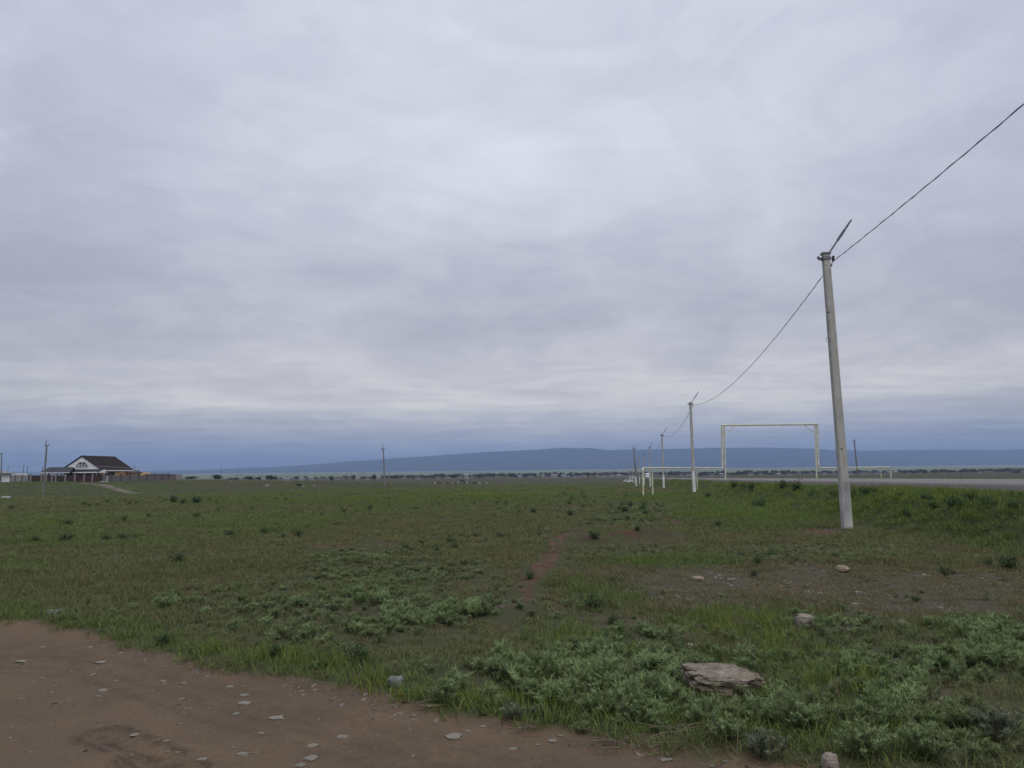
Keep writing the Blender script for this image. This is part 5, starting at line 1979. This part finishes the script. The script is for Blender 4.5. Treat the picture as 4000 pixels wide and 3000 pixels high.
def grow():
    # --- grass
    gp = [plant_mesh('grass_tuft', *grass_proto(100 + k, 30, 0.13 + 0.015 * k, 0.12, 0.0055, 0.45 + 0.05 * (k % 3)), MAT['grass']) for k in range(6)]
    gp += [plant_mesh('grass_tuft', *grass_proto(120 + k, 60, 0.15, 0.26, 0.008, 0.55), MAT['grass']) for k in range(3)]
    gp += [plant_mesh('grass_tuft', *grass_proto(140 + k, 7, 0.34, 0.10, 0.0042, 0.22), MAT['grass']) for k in range(3)]
    gp += [plant_mesh('grass_tuft', *grass_proto(150 + k, 26, 0.10, 0.13, 0.012, 1.5), MAT['grass']) for k in range(2)]
    X, Y, S = sample([(3.6, 9, 100, 0.85), (9, 16, 85, 1.0), (16, 30, 42, 1.25), (30, 60, 13, 1.7), (60, 130, 2.6, 2.6), (130, 330, 0.32, 4.5)])
    Z = H(X, Y)
    m = masks(X, Y, Z)
    r = np.hypot(X, Y)
    pn = fbm(X / 2.3, Y / 2.3, 301, 3)
    pf = fbm(X / 14.0, Y / 14.0, 303, 3)
    keep = 0.80 + 0.35 * pn
    keep = keep - 0.42 * m['bare'] - 0.8 * np.maximum(m['red'], m['clear']) - 0.42 * m['worm'] * (r > 7)
    keep = keep * (1 - m['shoulder']) * (1 - m['path'])
    tr = m['track']
    keep = np.where(tr > -0.02, 0, keep)
    keep = np.where((m['u'] > 9.05) & (m['u'] < U_FAR + 1.5), 0, keep)
    sel = rng.uniform(0, 1, len(X)) < keep
    X, Y, Z, S, r, pn, pf = X[sel], Y[sel], Z[sel], S[sel], r[sel], pn[sel], pf[sel]
    m = {k: v[sel] for k, v in m.items()}
    n = len(X)
    tint = 0.30 + 0.20 * pn + 0.22 * pf + rng.normal(0, 0.09, n)
    tint = tint + 0.07 * (r > 15) + 0.36 * m['lush'] * (1 - m['yellow']) - 0.15 * m['bare']
    tint = np.where(m['yellow'] > 0.1, tint * (1 - m['yellow']) + m['yellow'] * rng.normal(0.80, 0.12, n), tint)
    edge = np.exp(-np.abs(m['track'] + 0.5) / 0.6) * (r < 18)
    tint = tint + 0.25 * edge
    hgt = 0.72 + 0.25 * pn + 0.75 * m['lush'] + 0.4 * m['yellow'] + 0.35 * edge - 0.25 * m['bare']
    hgt = hgt * (1 - 0.25 * m['worm']) * np.where(r > 10, 0.85, 1.0)
    hgt = np.clip(hgt, 0.30, 1.7) * rng.uniform(0.75, 1.25, n)
    hz = hgt * np.minimum(S, 1.0 + 0.18 * (S - 1))
    scl = np.stack((S, S, hz), -1)
    rot = np.stack((rng.normal(0, 0.10, n), rng.normal(0, 0.10, n), rng.uniform(0, 6.283, n)), -1)
    idx = np.where(r < 14, rng.integers(0, 6, n), rng.integers(3, 9, n))
    alt = rng.uniform(0, 1, n)
    stalk = (alt < 0.05) & (r < 26)
    idx = np.where(stalk, rng.integers(9, 12, n), idx)
    tint = np.where(stalk, rng.uniform(0.0, 0.25, n), tint)
    herb = (alt > 0.93) & (r < 26)
    idx = np.where(herb, rng.integers(12, 14, n), idx)
    tint = np.where(herb, 0.62 + 0.1 * pn, tint)
    scatter('grass', gp, np.stack((X, Y, Z - 0.005), -1), rot, scl, np.clip(tint, 0, 1), idx, 'short steppe grass covering the field', 'grass')
    # --- wormwood ground cover
    wp = [plant_mesh('wormwood_plant', *worm_proto(200 + k, 13 + k, 0.15 + 0.012 * k, 0.15, 34), MAT['worm']) for k in range(5)]
    wp += [plant_mesh('wormwood_plant', *worm_proto(220 + k, 12, 0.13, 0.17, 16, 0.06, 0.013), MAT['worm']) for k in range(3)]
    X, Y, S = sample([(3.6, 9, 75, 0.9), (9, 18, 66, 0.72), (18, 34, 36, 0.85), (34, 70, 6.0, 1.25), (70, 140, 0.5, 2.2)])
    Z = H(X, Y)
    m = masks(X, Y, Z)
    r = np.hypot(X, Y)
    pn = fbm(X / 0.9, Y / 0.9, 311, 3)
    pn = np.where(r > 11, 0.45 * pn + 0.55 * fbm(X / 0.4, Y / 0.4, 313, 3), pn)
    keep = m['worm'] * (np.where(r < 10, 0.78, 0.55) + 0.9 * pn) + 0.10 * (pn > 0.0) * (r > 6)
    keep = np.where(m['track'] > -0.12, 0, keep) * (1 - m['shoulder']) * (1 - 0.8 * m['red']) * (1 - m['path']) * (1 - 0.5 * m['bare'])
    PX, PY = project(X, Y, Z)
    keep = np.where((np.abs(PX - 2825) < 215) & (np.abs(PY - 2712) < 64), keep * 0.12, keep)
    keep = np.where(m['u'] > 7.6, 0, keep)
    sel = rng.uniform(0, 1, len(X)) < keep
    X, Y, Z, S, r, pn = X[sel], Y[sel], Z[sel], S[sel], r[sel], pn[sel]
    w = m['worm'][sel]
    n = len(X)
    tint = np.clip(0.45 + 0.35 * pn + rng.normal(0, 0.22, n) + 0.15 * w - 0.22 * (r > 11), 0, 1)
    sz = (0.46 + 0.52 * w + 0.3 * pn) * np.clip(np.exp(rng.normal(-0.08, 0.26, n)), 0.45, 1.35) * np.where(r > 11, 0.85, 1.0)
    scl = np.stack((S * sz, S * sz * rng.uniform(.8, 1.2, n), sz * np.minimum(S, 1.2) * rng.uniform(.7, 1.15, n) * np.where(r > 11, 0.7, 0.95)), -1)
    rot = np.stack((rng.normal(0, 0.2, n), rng.normal(0, 0.2, n), rng.uniform(0, 6.283, n)), -1)
    idx = np.where(r < 16, rng.integers(0, 5, n), rng.integers(5, 8, n))
    scatter('wormwood', wp, np.stack((X, Y, Z - 0.01), -1), rot, scl, tint, idx, 'silvery green wormwood spreading over the ground', 'ground cover')
    # --- gravel: flat chips along the track edge, on bare patches and in drifts on the track
    pp = []
    for k in range(8):
        me = rock_mesh('stone_chip', (1.0, 0.8, 0.32), 130 + k * 2, MAT['brown_pebble'] if k > 4 else (MAT['grey_pebble'] if k % 2 else MAT['pale_stone']), 0.4, 0.6, 0, 2)
        pp.append(me)
    X, Y, S = sample([(3.4, 9, 950, 1.0), (9, 16, 200, 1.2), (16, 34, 34, 1.7), (34, 60, 5, 2.4)])
    Z = H(X, Y)
    m = masks(X, Y, Z)
    tr = m['track']
    PX, PY = project(X, Y, Z)
    edge = np.exp(-((tr - 0.14) / 0.15) ** 2) * sstep(fbm(X / 0.7, Y / 0.7, 321, 2), -0.5, 0.2)
    edge = edge * np.interp(PX, [0, 300, 800, 1150, 1300, 1500, 1800, 1900, 2150, 2400, 4000], [.25, .35, .5, .9, .95, .6, .5, 1, 1, .6, .4])
    drift = ell(PX, PY, [(330, 2700, 260, 75, 1), (60, 2915, 110, 40, 1), (1000, 2700, 500, 200, .12), (2000, 2860, 180, 40, .7)], 0.5 * fbm(X / 0.5, Y / 0.5, 331, 3))
    edgek = edge
    keep = np.maximum(edge, drift * 0.20) + 0.03 * (tr > 0)
    keep = np.maximum(keep, 0.9 * m['bare'] * sstep(fbm(X / 0.8, Y / 0.8, 341, 3), -0.3, 0.5))
    keep = np.maximum(keep, 0.7 * m['red'] * (tr < 0))
    keep = np.where(m['u'] > 7.6, 0, keep)
    sel = rng.uniform(0, 1, len(X)) < keep
    X, Y, Z, S = X[sel], Y[sel], Z[sel], S[sel]
    bare = m['bare'][sel]
    redk = m['red'][sel]
    n = len(X)
    sz = np.clip(np.exp(rng.normal(math.log(0.0145), 0.6, n)), 0.004, 0.04) * S * (1 + 1.1 * bare) * np.where(edgek[sel] > 0.15, 1.35, 1.0)
    scl = np.stack((sz, sz, sz), -1)
    rot = np.stack((rng.normal(0, 0.25, n), rng.normal(0, 0.25, n), rng.uniform(0, 6.283, n)), -1)
    scatter('gravel', pp, np.stack((X, Y, Z - 0.0015 - 0.04 * sz), -1), rot, scl, rng.uniform(0, 1, n), np.where(rng.uniform(0, 1, n) < np.where((bare > .2) | (redk > .2), .62, np.where(edgek[sel] > .15, .1, .45)), rng.integers(5, 8, n), rng.integers(0, 5, n)), 'loose grey stone chips along the dirt track', 'gravel')


grow()

# --- dark weeds standing out of the grass: each one a thing
WEEDS = [(264, 2053, 41), (483, 2035, 29), (581, 2022, 25), (769, 2022, 32), (850, 2004, 25), (897, 2096, 38), (698, 2200, 68), (32, 2112, 20),
         (140, 2118, 36), (253, 2123, 68), (233, 2098, 18), (411, 2117, 43), (479, 2112, 50), (533, 2108, 32), (949, 2207, 27), (983, 1990, 20),
         (769, 1970, 59), (714, 1971, 27), (683, 1950, 20), (674, 1965, 41), (43, 1992, 27), (380, 1979, 22), (1255, 2014, 20), (1344, 2004, 22),
         (1319, 2058, 32), (1197, 2067, 25), (1032, 2085, 36), (1070, 2080, 27), (1104, 2101, 27), (1163, 2099, 43), (1590, 2144, 32), (1708, 2157, 36),
         (1646, 2126, 25), (1694, 2119, 18), (1760, 2123, 38), (1778, 2144, 34), (1859, 2099, 30), (1956, 2103, 34), (1929, 2022, 18), (1624, 1992, 20),
         (1538, 1981, 14), (1520, 1979, 16), (1940, 1972, 27), (1976, 1972, 23), (1900, 2374, 68), (1307, 2388, 45), (1687, 1977, 14), (1714, 1972, 14),
         (1470, 1955, 14), (1515, 1954, 18), (2070, 2261, 45), (2321, 2103, 50), (2398, 2038, 25), (2341, 2039, 20), (2454, 2031, 29), (2463, 1979, 32),
         (2490, 2071, 27), (2540, 2026, 18), (2757, 2008, 25), (2805, 2058, 34), (2839, 2004, 23), (2809, 1949, 18), (2764, 1947, 32), (2967, 1986, 59),
         (2963, 2207, 50), (2945, 2257, 41), (2398, 2284, 54), (2312, 2383, 86), (2393, 2442, 54), (3692, 2248, 59), (3859, 2212, 41), (3940, 2225, 81),
         (3576, 2350, 36), (3500, 2334, 18), (3018, 2180, 45), (3723, 2243, 27), (3108, 1922, 59), (3172, 1943, 32), (3389, 1936, 50), (3335, 1936, 32),
         (3425, 1928, 27), (3515, 1945, 32), (3619, 1958, 36), (3646, 1986, 36), (3741, 1990, 63), (3547, 2017, 36), (3714, 1978, 27), (3262, 1938, 36),
         (2870, 1906, 36), (2940, 1918, 40), (2905, 1908, 30), (3060, 1915, 45), (3850, 1975, 40), (3960, 1990, 44), (3790, 1950, 36), (640, 2520, 60), (1390, 2590, 120),
         (1060, 2565, 70)]
_rw = random.Random(12)
for _cx, _cy, _n, _sx, _sy in ((1780, 1955, 9, 90, 9), (2050, 1990, 8, 110, 10), (2250, 1960, 12, 90, 12), (2420, 1985, 9, 60, 12), (2330, 1940, 10, 110, 6),
                               (2120, 1942, 8, 130, 5), (2500, 2000, 5, 40, 16), (560, 1960, 10, 130, 7), (300, 1975, 6, 90, 7), (1000, 1955, 8, 160, 6), (1350, 1990, 6, 120, 9)):
    for _k in range(_n):
        _y = max(1926, _rw.gauss(_cy, _sy))
        WEEDS.append((round(_rw.gauss(_cx, _sx)), round(_y), round((_y - 1885) * _rw.uniform(0.06, 0.24) + 4)))
NAMED_W = {(698, 2200): 'broad dark weed alone in the left half of the field', (1900, 2374): 'broad dark weed left of the red-soil trench',
           (2312, 2383): 'largest dark green weed beside the bright grass patch', (3940, 2225): 'wide dark weed near the right edge below the bank',
           (3692, 2248): 'upright dark weed on bare ground right of the nearest pole', (2070, 2261): 'dark weed standing on the red-soil trench',
           (2321, 2103): 'dark leafy weed at the left end of the red soil heap', (897, 2096): 'tall dark weed in open grass left of the lone field pole',
           (1390, 2590): 'low wide dark clump in the grass near the track edge'}
wprotos = []
for k in range(6):
    V_, F_, lv_, tips_ = weed_proto(400 + k, 300 + 40 * (k % 3), 0.5, 0.62 + 0.06 * (k % 3), 0.085)
    mb_ = MB()
    for t_ in tips_:
        mb_.path([(0, 0, -0.03), (t_[0] * .4, t_[1] * .4, t_[2] * .55), tuple(t_ * 0.95)], [0.014, 0.010, 0.005], 4)
    st_ = bpy.data.meshes.new('stems')
    st_.from_pydata(mb_.v, [], mb_.f)
    st_.materials.append(MAT['bark'])
    wprotos.append((plant_mesh('leaves', V_, F_, lv_, MAT['weed']), st_))
for k, (x_, y_, w_) in enumerate(WEEDS):
    g_ = ground(x_, y_)
    s_ = w_ * 1.15 * g_.y / FPX
    r_ = empty('dark_weed', g_, k * 1.3)
    bank = (g_.x - ROAD_K * g_.y) > 6.6
    s_ *= 1.25 if bank else 1.0
    zsc = min(1.0, 0.55 / (0.65 * s_)) if s_ > 0.85 else 1.0
    r_.scale = (s_, s_, s_ * zsc)
    lab_ = NAMED_W.get((x_, y_)) or ('dark green weed clump growing on the roadside bank' if bank else 'small dark green weed clump dotted over the open grass')
    tag(r_, lab_, 'weed', 'dark weeds on the roadside bank' if bank else 'dark weeds dotted over the field')
    lf, st = wprotos[k % 6]
    for nm, me_ in (('leaves', lf), ('stems', st)):
        o = bpy.data.objects.new(nm, me_)
        C.objects.link(o)
        o.parent = r_

# --- the separate wormwood bushes of the foreground
BUSH = [(1730, 2745, 150, 'wormwood bush beside the orange scrap at the track edge'), (2000, 2815, 110, 'greyish wormwood bush right of the black scrap'),
        (2110, 2800, 80, 'thin wormwood bush between the greyish bush and the dense clump'), (2275, 2860, 84, 'small wormwood bush out on the track edge near the white stones'),
        (2480, 2820, 170, 'dense green wormwood bush behind the tangle of twigs'), (2850, 2895, 170, 'rounded pale-tipped wormwood bush below the big rock'),
        (3120, 2850, 180, 'bushy wormwood right of the big rock'), (2990, 2968, 190, 'grey straggly wormwood near the bottom edge'),
        (3115, 2415, 76, 'small silver wormwood cushion on the yellow grass'), (3380, 2960, 230, 'wormwood bush behind the standing stone'),
        (3640, 2970, 230, 'large wormwood bush at the bottom right'), (3900, 2890, 210, 'grey wormwood bush in the right corner'),
        (2070, 2700, 150, 'wormwood bush at the left of the foreground mass'), (2300, 2720, 170, 'wormwood bush in the middle of the foreground mass'),
        (640, 2365, 80, 'silver wormwood cushion in the short grass above the track'), (2560, 2740, 150, 'wormwood bush close left of the big rock'),
        (3370, 2560, 90, 'pale wormwood tuft beside the rubble on the slope'), (3540, 2690, 120, 'wormwood bush among brown grass at the right')]
bprotos = []
for k in range(5):
    V_, F_, lv_ = worm_proto(600 + k, 46, 0.60, 0.48, 64, 0.095, 0.0105)
    bprotos.append((plant_mesh('leaves', V_, F_, lv_, MAT['worm_fixed']), plant_mesh('leaves', V_, F_, lv_, MAT['worm_grey'])))
for k, (x_, y_, w_, lab_) in enumerate(BUSH):
    g_ = ground(x_, y_)
    s_ = w_ * g_.y / FPX * 1.05
    r_ = empty('wormwood_bush', g_, k * 2.1)
    r_.scale = (s_, s_, s_ * 0.85)
    tag(r_, lab_, 'wormwood', 'wormwood bushes of the foreground')
    grey = 'grey' in lab_ or 'straggly' in lab_
    o = bpy.data.objects.new('leaves', bprotos[k % 5][1 if grey else 0])
    C.objects.link(o)
    o.parent = r_
    mb_ = MB()
    rr_ = random.Random(k)
    for i in range(9):
        a_ = rr_.uniform(0, 6.28)
        q_ = rr_.uniform(0.1, 0.38)
        mb_.path([(0, 0, -0.03), (math.cos(a_) * q_ * .5, math.sin(a_) * q_ * .5, 0.25), (math.cos(a_) * q_, math.sin(a_) * q_, 0.5)], [0.011, 0.008, 0.004], 4)
    mb_.build('stems', MAT['twig'], r_)


# ------------------------------------------------------------------ haze
def build_haze():
    m = bpy.data.materials.new('far_air')
    m.use_nodes = True
    t = m.node_tree
    t.nodes.clear()
    out = t.nodes.new('ShaderNodeOutputMaterial')
    v = t.nodes.new('ShaderNodeVolumePrincipled')
    v.inputs['Color'].default_value = (0.47, 0.63, 0.98, 1)
    v.inputs['Density'].default_value = 0.000105
    for s in ('Density Attribute', 'Color Attribute', 'Temperature Attribute'):
        if s in v.inputs:
            v.inputs[s].default_value = ''
    v.inputs['Anisotropy'].default_value = 0.0
    t.links.new(v.outputs[0], out.inputs['Volume'])
    mb = MB()
    top = 305.0
    bot = -12.0
    mb.box((0, 0, (top + bot) / 2), (24700, 24700, top - bot))
    o = mb.build('haze', m)
    o['kind'] = 'stuff'
    o['label'] = 'thin bluish haze over the plain'
    o['category'] = 'haze'


build_haze()
